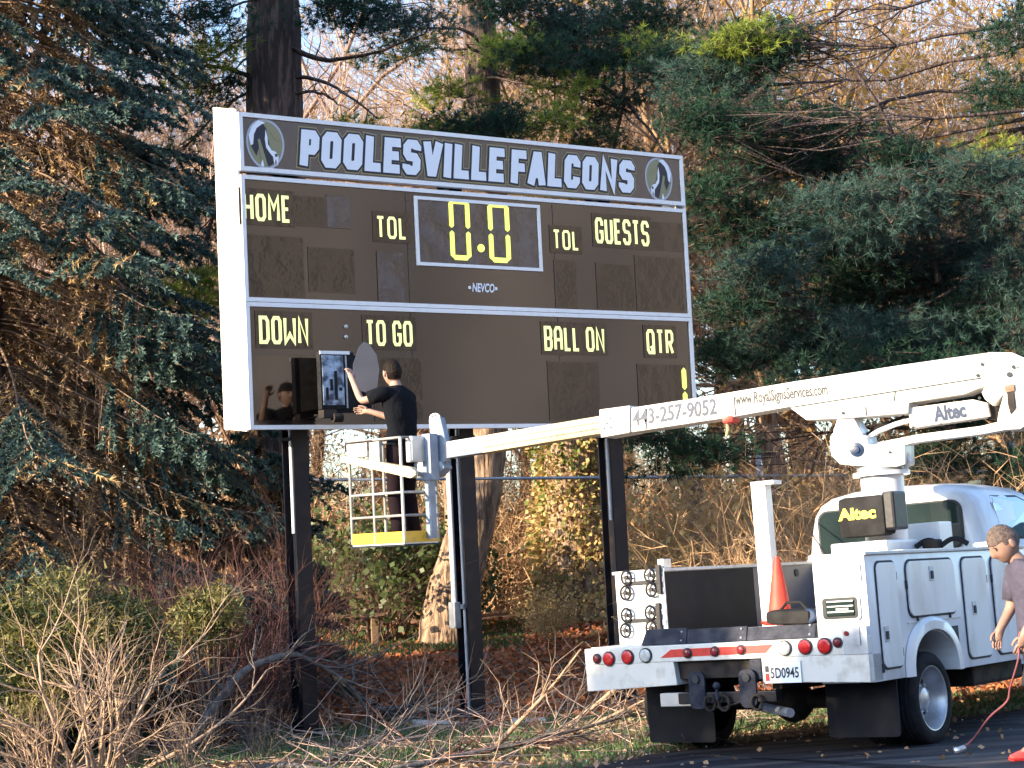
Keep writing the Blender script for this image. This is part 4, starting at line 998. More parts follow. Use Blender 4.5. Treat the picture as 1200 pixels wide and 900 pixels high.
def ell_loft(rings, n=20, wr=.012, seed=1):
    """rings: (centre, half width vector, half depth vector)"""
    mb = MB(); R = []
    for k, (c_, a, b) in enumerate(rings):
        c_ = Vector(c_); a = Vector(a); b = Vector(b)
        R.append([c_ + (a * cos(2 * pi * i / n) + b * sin(2 * pi * i / n)) * (1 + wr * 3 * sin(i * 2.3 + k * 1.7 + seed) * cos(k * 2.1 + i)) for i in range(n)])
    mb.loft(R); return mb
def hand(J, E, wrist, base, d, side, nrm, curl=.5, pre='l'):
    """palm plus five bent fingers of different length; d: pointing direction, side: towards the thumb, nrm: palm normal"""
    d = Vector(d).normalized(); side = Vector(side).normalized(); nrm = Vector(nrm).normalized(); b = Vector(base)
    J[pre + 'palm'] = (b + d * .045, .024); E.append((wrist, pre + 'palm'))
    for i, (o, ln) in enumerate(((.027, .070), (.009, .078), (-.009, .072), (-.027, .056))):
        k0 = b + d * .088 + side * o; k1 = k0 + d * ln * .45 + nrm * ln * .15 * curl; k2 = k1 + d * ln * .40 * (1 - curl * .5) + nrm * ln * .45 * curl
        J[f'{pre}k{i}'] = (k0, .0095); J[f'{pre}m{i}'] = (k1, .0085); J[f'{pre}t{i}'] = (k2, .007)
        E += [(pre + 'palm', f'{pre}k{i}'), (f'{pre}k{i}', f'{pre}m{i}'), (f'{pre}m{i}', f'{pre}t{i}')]
    t0 = b + d * .03 + side * .035; t1 = t0 + d * .035 + side * .015 + nrm * .01; t2 = t1 + d * .03 + nrm * .012
    J[pre + 'th0'] = (t0, .011); J[pre + 'th1'] = (t1, .010); J[pre + 'th2'] = (t2, .008)
    E += [(pre + 'palm', pre + 'th0'), (pre + 'th0', pre + 'th1'), (pre + 'th1', pre + 'th2')]
def finish_body(me, Mh, m, parent):
    bm = bmesh.new(); bm.from_mesh(me); head_geo(bm, Mh); bm.to_mesh(me); bm.free(); me.materials.clear()
    return link('body', me, m, parent, True)
def eyes(Mh, parent):
    for s in (1, -1):
        MB().sphere(Mh @ Vector((.079, s * .029, .013)), .008, sub=2).build('eye', M['blackprint'], parent, True)
        MB().box((-.003, -.014, -.002), (.003, .014, .002), bev=.001).build('eyebrow', M['hair_short'], parent).matrix_basis = Mh @ Matrix.Translation((.086, s * .030, .034))

# technician on the platform: x forward (towards the open cell), y his left
FX = Vector((-.86, .51, 0)).normalized()
PM = Matrix((FX, Vector((-FX.y, FX.x, 0)), Vector((0, 0, 1)))).transposed()
foot = KF.w((.25, .24, .0))
P1 = empty('person', mw=Matrix.Translation(foot) @ PM.to_4x4() @ Matrix.Diagonal((1.05, 1.10, 1.02, 1)))
tag(P1, 'person in black t-shirt and dark trousers on the raised platform, reaching into the scoreboard', 'person')
J = {'pel': ((0, 0, .90), .085), 'hl': ((0, .085, .86), .08), 'hr': ((0, -.085, .86), .08), 'kl': ((.03, .10, .47), .052), 'kr': ((.02, -.09, .47), .052),
     'al': ((0, .10, .09), .036), 'ar': ((-.02, -.09, .09), .036), 'tl': ((.13, .11, .04), .035), 'tr': ((.11, -.10, .04), .035),
     'wa': ((.0, 0, 1.05), .10), 'ch': ((.02, 0, 1.24), .115), 'nk': ((.035, 0, 1.40), .052), 'hd': ((.055, 0, 1.50), .055),
     'sl': ((.03, .165, 1.345), .052), 'sr': ((.03, -.165, 1.345), .052),
     'el': ((.24, .24, 1.285), .038), 'wl': ((.36, .20, 1.50), .026), 'er': ((.20, -.20, 1.14), .038), 'wr': ((.40, -.10, 1.22), .026)}
E_ = [('pel', 'hl'), ('pel', 'hr'), ('hl', 'kl'), ('kl', 'al'), ('al', 'tl'), ('hr', 'kr'), ('kr', 'ar'), ('ar', 'tr'), ('pel', 'wa'), ('wa', 'ch'), ('ch', 'nk'), ('nk', 'hd'),
      ('ch', 'sl'), ('sl', 'el'), ('el', 'wl'), ('ch', 'sr'), ('sr', 'er'), ('er', 'wr')]
hand(J, E_, 'wl', (.36, .20, 1.50), (.45, -.25, .86), (-.3, -.9, -.1), (.8, 0, -.4), .6, 'L')
hand(J, E_, 'wr', (.40, -.10, 1.22), (.95, .2, .15), (0, .3, .95), (.1, .8, -.2), .7, 'R')
Mh = Matrix.Translation((.075, .0, 1.545)) @ Euler((0, rad(2), rad(-28))).to_matrix().to_4x4()
body = finish_body(skin_mesh('body', J, E_, 'pel'), Mh, M['skin'], P1); eyes(Mh, body)
hair_obj('hair', Mh, M['hair'], P1, lambda x, y, z: (z > .30) or (x < .25 and z > -.02 and not (abs(y) > .9 and z < .12)) or (x < -.30 and z > -.50), 1.09)
Y = Vector((0, 1, 0)); X = Vector((1, 0, 0))
sh = ell_loft([((0, 0, .86), Y * .165, X * .125), ((0, 0, .92), Y * .16, X * .12), ((-.01, 0, 1.04), Y * .155, X * .115), ((0, 0, 1.15), Y * .175, X * .125), ((.01, 0, 1.26), Y * .19, X * .13),
               ((.02, 0, 1.33), Y * .19, X * .115), ((.025, 0, 1.375), Y * .16, X * .09), ((.03, 0, 1.41), Y * .085, X * .07), ((.035, 0, 1.425), Y * .06, X * .06)], wr=.014)
sh.tube([(.02, .12, 1.33), (.05, .18, 1.345), (.12, .215, 1.325), (.165, .235, 1.31)], [.07, .074, .066, .064], 14)
sh.tube([(.02, -.12, 1.33), (.04, -.18, 1.33), (.10, -.19, 1.25), (.14, -.195, 1.21)], [.07, .074, .066, .062], 14)
sh.build('tshirt', M['shirt_black'], P1, True)
tr_ = ell_loft([((0, 0, .78), Y * .13, X * .11), ((0, 0, .84), Y * .155, X * .118), ((0, 0, .93), Y * .15, X * .112)])
for s, k, a_ in ((1, J['kl'][0], J['al'][0]), (-1, J['kr'][0], J['ar'][0])):
    h_ = Vector((0, s * .078, .86)); k = Vector(k); a_ = Vector(a_)
    tr_.tube([h_, h_.lerp(k, .3), h_.lerp(k, .7), k, k.lerp(a_, .4), k.lerp(a_, .8), a_ + Vector((0, 0, -.03))], [.092, .088, .074, .066, .066, .064, .068], 14)
tr_.build('trousers', M['trousers_maroon'], P1, True)
for s, a_, t_ in ((1, J['al'][0], J['tl'][0]), (-1, J['ar'][0], J['tr'][0])):
    MB().box((a_[0] - .07, a_[1] - .045, 0.001), (a_[0] + .20, a_[1] + .045, .085), bev=.032).build('shoe', M['shoe_brown'], P1, True)
# grey sheet he is holding
q = MB().prism([(-.12, 0, -.20), (.02, 0, -.25), (.09, 0, -.20), (.12, 0, -.02), (.10, 0, .12), (.03, 0, .23), (-.02, 0, .25), (-.07, 0, .20), (-.13, 0, .04), (-.14, 0, -.08)], (0, .006, 0), bev=.002).build('panel_sheet', mat('grey_plastic_sheet', (.055, .060, .082), .5, col2=(.07, .075, .095), vscale=4))
q.location = at(430, 431, 17.35) ; q.rotation_euler = (0, 0, rad(12)); tag(q, 'small grey plastic sheet held up beside the raised arm on the platform', 'sheet')

# man at the right edge, stooping: x forward (to the photo's left)
FX = Vector((-.97, -.12, 0)).normalized(); PM = Matrix((FX, Vector((-FX.y, FX.x, 0)), Vector((0, 0, 1)))).transposed()
g0 = at(1233, 886, 12.35); g0.z = gz(g0.x, g0.y) + .012
P2 = empty('person', mw=Matrix.Translation(g0) @ PM.to_4x4())
tag(P2, 'person in mauve t-shirt and red shoes looking down beside the truck, holding a hose', 'person')
J = {'pel': ((.03, 0, .84), .09), 'hl': ((.03, .09, .80), .085), 'hr': ((.03, -.09, .80), .085), 'kl': ((.13, .11, .44), .056), 'kr': ((-.02, -.10, .45), .056),
     'al': ((.13, .11, .09), .038), 'ar': ((-.10, -.10, .10), .038), 'tl': ((.26, .12, .04), .036), 'tr': ((.03, -.11, .04), .036),
     'wa': ((.035, 0, .97), .105), 'ch': ((.06, 0, 1.13), .125), 'nk': ((.145, 0, 1.30), .056), 'hd': ((.20, 0, 1.38), .056),
     'sl': ((.07, .175, 1.22), .056), 'sr': ((.08, -.175, 1.22), .056),
     'el': ((.10, .22, .98), .042), 'wl': ((.21, .18, .82), .029), 'er': ((.12, -.22, .98), .042), 'wr': ((.24, -.15, .84), .029)}
hand(J, E2 := [e for e in E_ if e[0][0] not in 'LR' and e[1][0] not in 'LR'], 'wl', (.21, .18, .82), (.30, -.1, -.95), (.9, 0, .3), (-.2, -.95, 0), .9, 'L')
hand(J, E2, 'wr', (.24, -.15, .84), (.35, .2, -.9), (.9, 0, .3), (.1, .95, 0), .9, 'R')
Mh = Matrix.Translation((.225, 0, 1.42)) @ Euler((0, rad(38), rad(8))).to_matrix().to_4x4() @ Matrix.Scale(1.12, 4)
body = finish_body(skin_mesh('body', J, E2, 'pel'), Mh, M['skin_red'], P2); eyes(Mh, body)
hair_obj('hair', Mh, M['hair_short'], P2, lambda x, y, z: (z > .42) or (x < .30 and z > .10) or (x < -.30 and z > -.42), 1.03)
sh = ell_loft([((.03, 0, .76), Y * .185, X * .14), ((.03, 0, .85), Y * .175, X * .135), ((.035, 0, .97), Y * .17, X * .135), ((.045, 0, 1.07), Y * .19, X * .14), ((.06, 0, 1.16), Y * .20, X * .14),
               ((.08, 0, 1.23), Y * .20, X * .12), ((.10, 0, 1.27), Y * .16, X * .095), ((.125, 0, 1.30), Y * .085, X * .075), ((.14, 0, 1.315), Y * .064, X * .064)], wr=.014, seed=3)
sh.tube([(.07, .13, 1.21), (.075, .185, 1.22), (.085, .205, 1.12), (.09, .215, 1.03)], [.075, .08, .074, .072], 14)
sh.tube([(.07, -.13, 1.21), (.085, -.185, 1.22), (.10, -.205, 1.12), (.11, -.215, 1.03)], [.075, .08, .074, .072], 14)
sh.build('tshirt', M['shirt_mauve'], P2, True)
pt = ell_loft([((.03, 0, .70), Y * .15, X * .125), ((.03, 0, .78), Y * .17, X * .132), ((.03, 0, .84), Y * .165, X * .128)])
lg = MB()
for s, k, a_ in ((1, J['kl'][0], J['al'][0]), (-1, J['kr'][0], J['ar'][0])):
    h_ = Vector((.03, s * .085, .80)); k = Vector(k); a_ = Vector(a_)
    pt.tube([h_, h_.lerp(k, .35), h_.lerp(k, .7), k + Vector((0, 0, .02))], [.10, .102, .098, .092], 14)
    lg.tube([h_.lerp(k, .5), k, k.lerp(a_, .35), k.lerp(a_, .8), a_], [.07, .068, .070, .056, .05], 14)
pt.build('shorts', M['shorts'], P2, True); lg.build('leggings', M['leggings'], P2, True)
for a_ in (J['al'][0], J['ar'][0]):
    MB().loft([[(a_[0] + x, a_[1] + y, z) for x, y, z in pts] for pts in (
        [(-.09, -.035, .001), (-.09, .035, .001), (-.085, .03, .09), (-.085, -.03, .09)],
        [(-.03, -.043, .001), (-.03, .043, .001), (-.03, .036, .105), (-.03, -.036, .105)],
        [(.05, -.045, .001), (.05, .045, .001), (.05, .036, .085), (.05, -.036, .085)],
        [(.13, -.048, .001), (.13, .048, .001), (.13, .038, .055), (.13, -.038, .055)],
        [(.20, -.030, .004), (.20, .030, .004), (.195, .025, .035), (.195, -.025, .035)])]).build('shoe', M['shoe_red'], P2, auto=True)
    MB().box((a_[0] - .095, a_[1] - .048, 0), (a_[0] + .20, a_[1] + .048, .02), bev=.008).build('shoe_sole', M['redtape'], P2)
hs_pts = [P2.matrix_world @ Vector(p) for p in ((.235, .17, .78), (.245, .18, .74))] if False else [Matrix.Translation(g0) @ PM.to_4x4() @ Vector(p) for p in ((.23, .17, .84), (.245, .165, .76), (.25, .16, .66))]
def gpt(px, py, Y, dz=0):
    p = at(px, py, Y); return p
hp = [tuple(p) for p in hs_pts] + [at(1184, 805, 12.4), at(1180, 822, 12.5), at(1160, 840, 12.7)]
p_end = at(1124, 868, 13.0); p_end.z = gz(p_end.x, p_end.y) + .03
hz = empty('hose', p_end); tag(hz, 'pinkish red hose hanging from the stooping person to a silver nozzle on the asphalt', 'hose')
pts = [Vector(p) - p_end for p in hp] + [Vector((.10, -.02, .08)), Vector((.03, 0, .015))]
def smooth_pts(P, n=4):
    out = []
    for i in range(len(P) - 1):
        a, b, c_, d = P[max(i - 1, 0)], P[i], P[i + 1], P[min(i + 2, len(P) - 1)]
        for k in range(n):
            t = k / n; out.append(.5 * ((2 * b) + (c_ - a) * t + (2 * a - 5 * b + 4 * c_ - d) * t * t + (3 * b - a - 3 * c_ + d) * t ** 3))
    return out + [P[-1]]
MB().tube(smooth_pts([Vector(p) for p in pts]), .0075, 8).build('hose_line', M['hose'], hz, True)
MB().tube([(.04, 0, .02), (0, 0, .0), (-.04, .0, -.005)], [.018, .024, .03], 12).build('nozzle', M['brass'], hz, True)

# ------------------------------------------------------------------ vegetation
def rs(seed): return np.random.RandomState(seed)
def trunk_mesh(name, path, radii, m, parent, seed=0, flare=1.0, sides=18, ridge=.06):
    """tapered, slightly lumpy trunk along a path"""
    P = smooth_pts([Vector(p) for p in path], 6); n = len(P); r = rs(seed); V = []
    ph = r.rand(6) * 6.28
    for i, p in enumerate(P):
        f = i / (n - 1); R = np.interp(f * (len(radii) - 1), range(len(radii)), radii)
        for k in range(sides):
            a = 2 * pi * k / sides
            q = 1 + ridge * (sin(3 * a + ph[0] + f * 5) + .6 * sin(7 * a + ph[1] - f * 9) + .5 * sin(11 * a + f * 25 + ph[2])) + ridge * .5 * sin(f * 40 + a * 2)
            V.append((p.x + R * q * cos(a), p.y + R * q * sin(a), p.z))
    Q = [(i * sides + k, i * sides + (k + 1) % sides, (i + 1) * sides + (k + 1) % sides, (i + 1) * sides + k) for i in range(n - 1) for k in range(sides)]
    return link(name, nmesh(name, V, Q), m, parent, True)

def grow(vg, r, p, d, L, rad_, lev, mx, spread=.55, up=.12, tips=None, nch=(3, 4), wob=.16):
    n = 4 if lev < mx else 3; q = p; rr_ = rad_; step = L / n
    for i in range(n):
        d = unit(d + r.randn(3) * wob + np.array([0, 0, up * .3])); q2 = q + d * step; r2 = rr_ * (.86 if lev < mx else .65)
        vg.twig(q, q2, rr_, r2)
        if lev < mx and i >= (1 if lev == 0 else 0):
            for _ in range(r.randint(*nch)if i == n - 1 else r.randint(0, 3)):
                ax = unit(np.cross(d, r.randn(3))); nd = unit(d + ax * (spread + r.rand() * .6))
                grow(vg, r, q2, nd, L * (.48 + .25 * r.rand()), r2 * .6, lev + 1, mx, spread, up, tips, nch, wob)
        q = q2; rr_ = r2
    if tips is not None and lev == mx: tips.append(q)

def leaves_at(vg, r, pts, n, spread, size, aspect=.45):
    pts = np.asarray(pts)
    if len(pts) == 0: return
    C = np.repeat(pts, n, 0) + r.randn(len(pts) * n, 3) * spread
    D = unit(r.randn(len(C), 3)); S = unit(np.cross(D, r.randn(len(C), 3)))
    s = size * (.6 + .8 * r.rand(len(C), 1)); vg.kites(C, D * s, S * s * aspect)

# --- bare deciduous trees
def bare_proto(seed, H, r0, tw, mx=4, leaf=None, spread=.55):
    r = rs(seed); vg = Veg(); tips = []
    t = empty('bare_tree', (0, 0, 0)); path = [(0, 0, -.4)]; x = y = 0.; 
    for i in range(5):
        z = H * .55 * (i + 1) / 5; x += r.randn() * .12; y += r.randn() * .12; path.append((x, y, z))
    trunk_mesh('trunk', path, [r0 * 1.35, r0, r0 * .9, r0 * .8, r0 * .7, r0 * .5], M[tw[0]], t, seed, sides=10)
    for i, p in enumerate(path[2:]):
        for k in range(3 if i < 3 else 5):
            a = r.rand() * 6.28; grow(vg, r, np.array(p) + np.array([0, 0, r.rand() * .4]), unit(np.array([cos(a), sin(a), .55 + r.rand() * .8])), H * (.26 + .12 * r.rand()), r0 * .38, 1, mx, spread, .15, tips)
    vg.build('crown', M[tw[1]], t)
    if leaf:
        lv = Veg(); T = np.array(tips); sel = T[r.rand(len(T)) < leaf[1]]; leaves_at(lv, r, sel, leaf[2], .16, leaf[3]); lv.build('leaves', M[leaf[0]], t)
    return t
def bush_proto(seed, H, m, n=26, mx=3, leaf=None, name='bare_shrub', r0=.012):
    r = rs(seed); vg = Veg(); tips = []
    t = empty(name, (0, 0, 0))
    for k in range(n):
        a = r.rand() * 6.28; ln = .2 + .5 * r.rand(); grow(vg, r, np.array([cos(a), sin(a), 0]) * .25 * r.rand(), unit(np.array([cos(a) * ln, sin(a) * ln, 1])), H * (.5 + .3 * r.rand()), r0 * (.8 + .6 * r.rand()), 1, mx, .5, .2, tips, nch=(2, 4))
    vg.build('stems', M[m], t)
    if leaf: lv = Veg(); leaves_at(lv, r, np.array(tips), leaf[1], .1, leaf[2]); lv.build('leaves', M[leaf[0]], t)
    return t
ORD = ['first', 'second', 'third', 'fourth', 'fifth', 'sixth', 'seventh', 'eighth', 'ninth', 'tenth', 'eleventh', 'twelfth', 'thirteenth', 'fourteenth', 'fifteenth', 'sixteenth', 'seventeenth', 'eighteenth', 'nineteenth', 'twentieth', 'twenty-first', 'twenty-second']
def place(proto, used, X, Y, rz, sc, label, cat, group, name=None):
    o = proto if not used else copy_tree(proto)
    o.location = (X, Y, gz(X, Y) - .02); o.rotation_euler = (0, 0, rz); o.scale = (sc, sc, sc)
    tag(o, label, cat, group); return o

R0 = random.Random(11)
protos = [bare_proto(1, 11, .16, ('bark_tan', 'bark_pinkish')), bare_proto(2, 12, .20, ('bark_tan', 'bark_gold')), bare_proto(3, 9, .12, ('bark_twig', 'bark_twig')),
          bare_proto(4, 11, .18, ('bark_tan', 'bark_gold'), leaf=('leaf_gold', .35, 3, .10)), bare_proto(6, 12, .15, ('bark_pinkish', 'bark_pinkish'))]
for p in protos: tag(p, 'x', 'tree')
used = set(); k = 0
wood = []
for row, (Y0, dx, pix) in enumerate(((32, 2.0, (0, 1, 2)), (38, 1.7, (1, 4, 0)), (46, 2.0, (4, 0, 1)), (56, 3.2, (4, 0)))):
    half = Y0 * .32; x = -half; nth = 0
    while x < half + 1:
        X = x + R0.uniform(-.7, .7); Yv = Y0 + R0.uniform(-2, 2); pi_ = R0.choice(pix)
        px = 600 + X / Yv * F_PX
        if 900 < px < 1200 and row < 2: pi_ = 3
        side = 'left of the scoreboard' if px < 260 else ('behind the scoreboard' if px < 820 else 'beyond the truck')
        kind = ['pale pinkish bare tree', 'golden brown bare tree', 'small dark bare tree', 'gold leaved tree', 'slender pinkish bare tree'][pi_]
        o = place(protos[pi_], pi_ in used, X, Yv, R0.uniform(0, 6.28), R0.uniform(.8, 1.25), '', 'tree', 'bare trees in the wood behind')
        o['label'] = f'{kind}, {ORD[nth]} from the left in the {["front", "second", "third", "farthest"][row]} rank of the wood'; nth += 1
        used.add(pi_); wood.append(o); x += dx * R0.uniform(.75, 1.25)
for i, p in enumerate(protos):
    if i not in used: raise RuntimeError('unused tree')
# --- brown thicket under the trees
def thicket(name, seed, X0, X1, Y0, Y1, H, n, m, w=.011, lean=.5):
    r = rs(seed); vg = Veg(); px_ = X0 + (X1 - X0) * r.rand(n); py_ = Y0 + (Y1 - Y0) * r.rand(n)
    hs_ = H * (.35 + .65 * r.rand(n)); gzv = np.array([gz(a, b) for a, b in zip(px_, py_)])
    P = np.stack([px_, py_, gzv - .05], 1); d = unit(np.stack([r.randn(n) * lean, r.randn(n) * lean, np.ones(n)], 1)); wv = w * (.6 + .9 * r.rand(n))
    for s in range(5):
        Q2 = P + d * (hs_ / 5)[:, None]; vg.tubes(P, Q2, wv * (1 - s * .16), wv * (1 - (s + 1) * .16))
        for b in range(2):
            bd = unit(d * .7 + r.randn(n, 3) * .7); B1 = Q2 + bd * (hs_ * (.10 + .12 * r.rand(n)))[:, None]
            sd = unit(np.cross(bd, r.randn(n, 3))) * wv[:, None]; vg.blades(Q2, (B1 - Q2) * 1.15, sd * .6); bd2 = unit(bd + r.randn(n, 3) * .6); vg.blades(Q2 + (B1 - Q2) * .6, bd2 * (hs_ * .13)[:, None], sd * .45)
        P = Q2; d = unit(d + r.randn(n, 3) * .28)
    return tag(vg.build(name, M[m]), kind='stuff')
tag(thicket('thicket', 21, -11, 13, 31, 36, 3.3, 4200, 'bark_gold', .012), 'golden brown tangle of bare brush under the trees', 'brush')
tag(thicket('thicket', 22, -13, 15, 34, 42, 4.0, 2600, 'bark_twig', .016), 'darker brown brush deeper in the wood', 'brush')
tag(thicket('thicket', 23, 2.5, 9.5, 21, 26, 2.8, 2600, 'bark_gold', .008), 'golden brush right behind the truck', 'brush')
tag(thicket('thicket', 24, -5.5, -2.8, 17.6, 20, 1.9, 1100, 'bark_red', .006), 'dark reddish brush under the blue spruce', 'brush')
# dry leaves hanging in the brush
r = rs(5); lv = Veg(); n = 26000
C = np.stack([-11 + 24 * r.rand(n), 31 + 5 * r.rand(n), .3 + 4.2 * r.rand(n) ** 1.4], 1); D = unit(r.randn(n, 3)) * (.04 + .06 * r.rand(n, 1))
lv.kites(C, D, unit(np.cross(D, r.randn(n, 3))) * .025); tag(lv.build('dry_leaves', M['litter2']), 'dry tan leaves clinging in the brush', 'leaves', kind='stuff')

# --- blue spruce
def gp(px, Y): return (px - 600) / F_PX * Y
def spruce(name, base, H, R, seed, nb=190, zmin=.4, label='', dead=.36):
    r = rs(seed); t = empty(name, base); wood_ = Veg(); gb, gd, dd, gg = Veg(), Veg(), Veg(), Veg()
    trunk_mesh('trunk', [(0, 0, -.2), (.03, 0, H * .3), (0, .03, H * .6), (0, 0, H)], [.20, .16, .1, .02], M['bark_pine'], t, seed)
    for i in range(nb):
        f = (i + r.rand()) / nb; z = zmin + (H - zmin) * f ** 1.15; L = R * (1 - (z / H)) ** .75 * (.78 + .30 * r.rand()) + .15
        a = r.rand() * 6.28; d = np.array([cos(a), sin(a), .10 - .35 * (1 - f)]); p = np.array([0, 0, z]); ns = 9; st = L / ns
        for s in range(ns):
            g = s / ns; dd_ = unit(d + np.array([0, 0, -.12 + .38 * g * g]) + r.randn(3) * .05); q = p + dd_ * st
            wood_.twig(p, q, .022 * (1 - g) + .004, .022 * (1 - g - .1) + .004)
            side = np.array([-sin(a), cos(a), 0])
            nt_ = 3 if g > .25 else 1
            for k in range(nt_ * 2):
                sgn = 1 if k % 2 else -1; bl = st * (1.3 + 2.2 * (1 - g) * min(1, g * 3)) * (.5 + .7 * r.rand())
                bd = unit(dd_ * .8 + side * sgn * (.7 + .3 * r.rand()) + np.array([0, 0, -.28 - .3 * r.rand()])); b0 = p + (q - p) * r.rand()
                b1 = b0 + bd * bl; wood_.twig(b0, b1, .006, .003)
                m = max(4, int(bl / .032)); tt = r.rand(m); C = b0 + (b1 - b0) * tt[:, None]
                live = (g > .35 + .25 * (1 - f)) and r.rand() > dead * (1.2 - g) * (2.1 if z < H * .27 else .8)
                V_ = gb if r.rand() < .6 else gd
                if not live: V_ = dd if r.rand() < .5 else gg
                if live or r.rand() < .8:
                    mm = m * (6 if live else 2); C = np.repeat(C, 6 if live else 2, 0); DD = unit(bd * .9 + r.randn(mm, 3) * .75)
                    s_ = (.058 if live else .070) * (.7 + .6 * r.rand(mm, 1)); V_.blades(C, DD * s_, unit(np.cross(DD, r.randn(mm, 3))) * s_ * (.29 if live else .11))
            p = q; d = dd_
    wood_.build('branches', M['bark_twig'], t); gb.build('needles', M['spruce1'], t); gd.build('needles', M['spruce2'], t); dd.build('dead_twigs', M['spruce_dead'], t); gg.build('dry_needles', M['spruce_gold'], t)
    return tag(t, label, 'tree')
sb_ = (-5.85, 20.4, gz(-5.85, 20.4)); spruce('blue_spruce', sb_, 14.0, 4.5, 31, nb=520, label='big blue spruce with dead brown lower branches left of the scoreboard')

x_ = gp(300, 20.9); spruce('young_spruce', (x_, 20.9, gz(x_, 20.9)), 3.4, 1.15, 32, nb=110, zmin=.15, label='young dark spruce filling the gap behind the left post')
# --- white pines with clumps of long needles
def pine(name, label, base, path, radii, clumps, seed, m1='pine1', m2='pine2', bark='bark_pine', dead=(), tuft=.105):
    """clumps: (centre, (rx, ry, rz), n tufts, trunk height fraction, material index)"""
    r = rs(seed); t = empty(name, base); b = Vector(base)
    trunk_mesh('trunk', [Vector(p) - b for p in path], radii, M[bark], t, seed, ridge=.05)
    P = [np.array(Vector(p) - b) for p in path]
    W = Veg(); VV = {}
    def limb(a, c_, r0, bend=.25, n=8, r1=.012):
        a = np.array(a); c_ = np.array(c_); L = np.linalg.norm(c_ - a); q = a
        sg = r.randn(3) * .11 * L; out = []
        for i in range(n):
            f = (i + 1) / n; pt_ = a + (c_ - a) * f + np.array([0, 0, bend * L * f * (1 - f)]) + sg * sin(pi * f) + r.randn(3) * .02 * L / n * 3
            W.twig(q, pt_, r0 + (r1 - r0) * (i / n), r0 + (r1 - r0) * f); out.append(pt_); q = pt_
        return out
    for (c_, rd, n, zf, mi) in clumps:
        n = int(n * 1.9)
        c_ = np.array(Vector(c_) - b); k = zf * (len(P) - 1); i0 = min(int(k), len(P) - 2); a = P[i0] + (P[i0 + 1] - P[i0]) * (k - i0)
        pts = limb(a, c_, .014 + .014 * min(2, np.linalg.norm(c_ - a) / 2), bend=-.10)
        VV.setdefault(mi, Veg())
        nsub = max(3, n // 24); rd = np.array(rd)
        for s in range(nsub):
            o = r.randn(3); o = o / np.linalg.norm(o) * (.25 + .95 * r.rand()); e = c_ + o * rd * np.array([1.15, 1.1, .9])
            st = pts[r.randint(len(pts) // 2, len(pts))]; sp = limb(st, e, .012, bend=.05, n=4, r1=.004)
            d0 = unit(e - st); m = n // nsub
            ce = e + r.randn(m, 3) * np.array([.16, .16, .09]) - d0 * np.abs(r.randn(m, 1)) * .12
            for j in range(0, m, 3): W.twig(sp[-1 - r.randint(0, 2)], ce[j], .004, .003)
            nn = 18; C = np.repeat(ce, nn, 0); ax = np.repeat(unit(unit(ce - c_) + np.array([0, 0, .25]) + r.randn(m, 3) * .4), nn, 0); DD = unit(ax * .75 + r.randn(m * nn, 3) * .62)
            s_ = tuft * (.75 + .5 * r.rand(m * nn, 1)); VV[mi].blades(C, DD * s_, unit(np.cross(DD, r.randn(m * nn, 3))) * s_ * .044)
    for (a_, c_, r0) in dead:
        pts = limb(np.array(Vector(a_) - b), np.array(Vector(c_) - b), r0, bend=.06, n=9)
        for s in range(10):
            p_ = pts[r.randint(2, len(pts))]; e = p_ + unit(r.randn(3) + np.array([0, 0, .1])) * .5 * (.4 + r.rand()); limb(p_, e, .008, .1, 4, .003)
    W.build('limbs', M['bark_pine'], t)
    for mi, v in VV.items(): v.build('needles', M[mi], t)
    return tag(t, label, 'tree')
def C_(px, py, Y, rx, ry, n, zf, mi, rd=None):
    k = Y / F_PX; return (at(px, py, Y), (rx * k, (rd or rx) * k * .8, ry * k), n, zf, mi)
def gb_(px, py, Y):
    p = at(px, py, Y); p.z = gz(p.x, p.y) - .1; return p
# A: thick dark trunk rising behind the left of the board
b = gb_(322, 700, 23.5)
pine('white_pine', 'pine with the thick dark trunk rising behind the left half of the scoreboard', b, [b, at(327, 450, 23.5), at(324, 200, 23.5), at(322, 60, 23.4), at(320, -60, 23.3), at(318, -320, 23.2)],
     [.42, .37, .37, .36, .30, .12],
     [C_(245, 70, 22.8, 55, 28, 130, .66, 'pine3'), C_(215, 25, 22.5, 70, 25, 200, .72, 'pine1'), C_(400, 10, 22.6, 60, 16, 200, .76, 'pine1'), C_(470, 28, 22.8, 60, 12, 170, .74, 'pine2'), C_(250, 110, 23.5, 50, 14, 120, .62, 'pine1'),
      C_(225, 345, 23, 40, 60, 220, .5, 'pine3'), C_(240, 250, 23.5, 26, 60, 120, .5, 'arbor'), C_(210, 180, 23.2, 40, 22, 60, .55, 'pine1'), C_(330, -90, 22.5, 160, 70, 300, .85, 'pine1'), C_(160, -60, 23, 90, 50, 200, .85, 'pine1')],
     41, dead=((at(335, 90, 23.3), at(440, 140, 22.6), .035), (at(318, 98, 23.3), at(215, 85, 22.8), .045), (at(335, 50, 23.2), at(500, 40, 22.4), .05), (at(335, 112, 23.3), at(395, 122, 23), .03)))
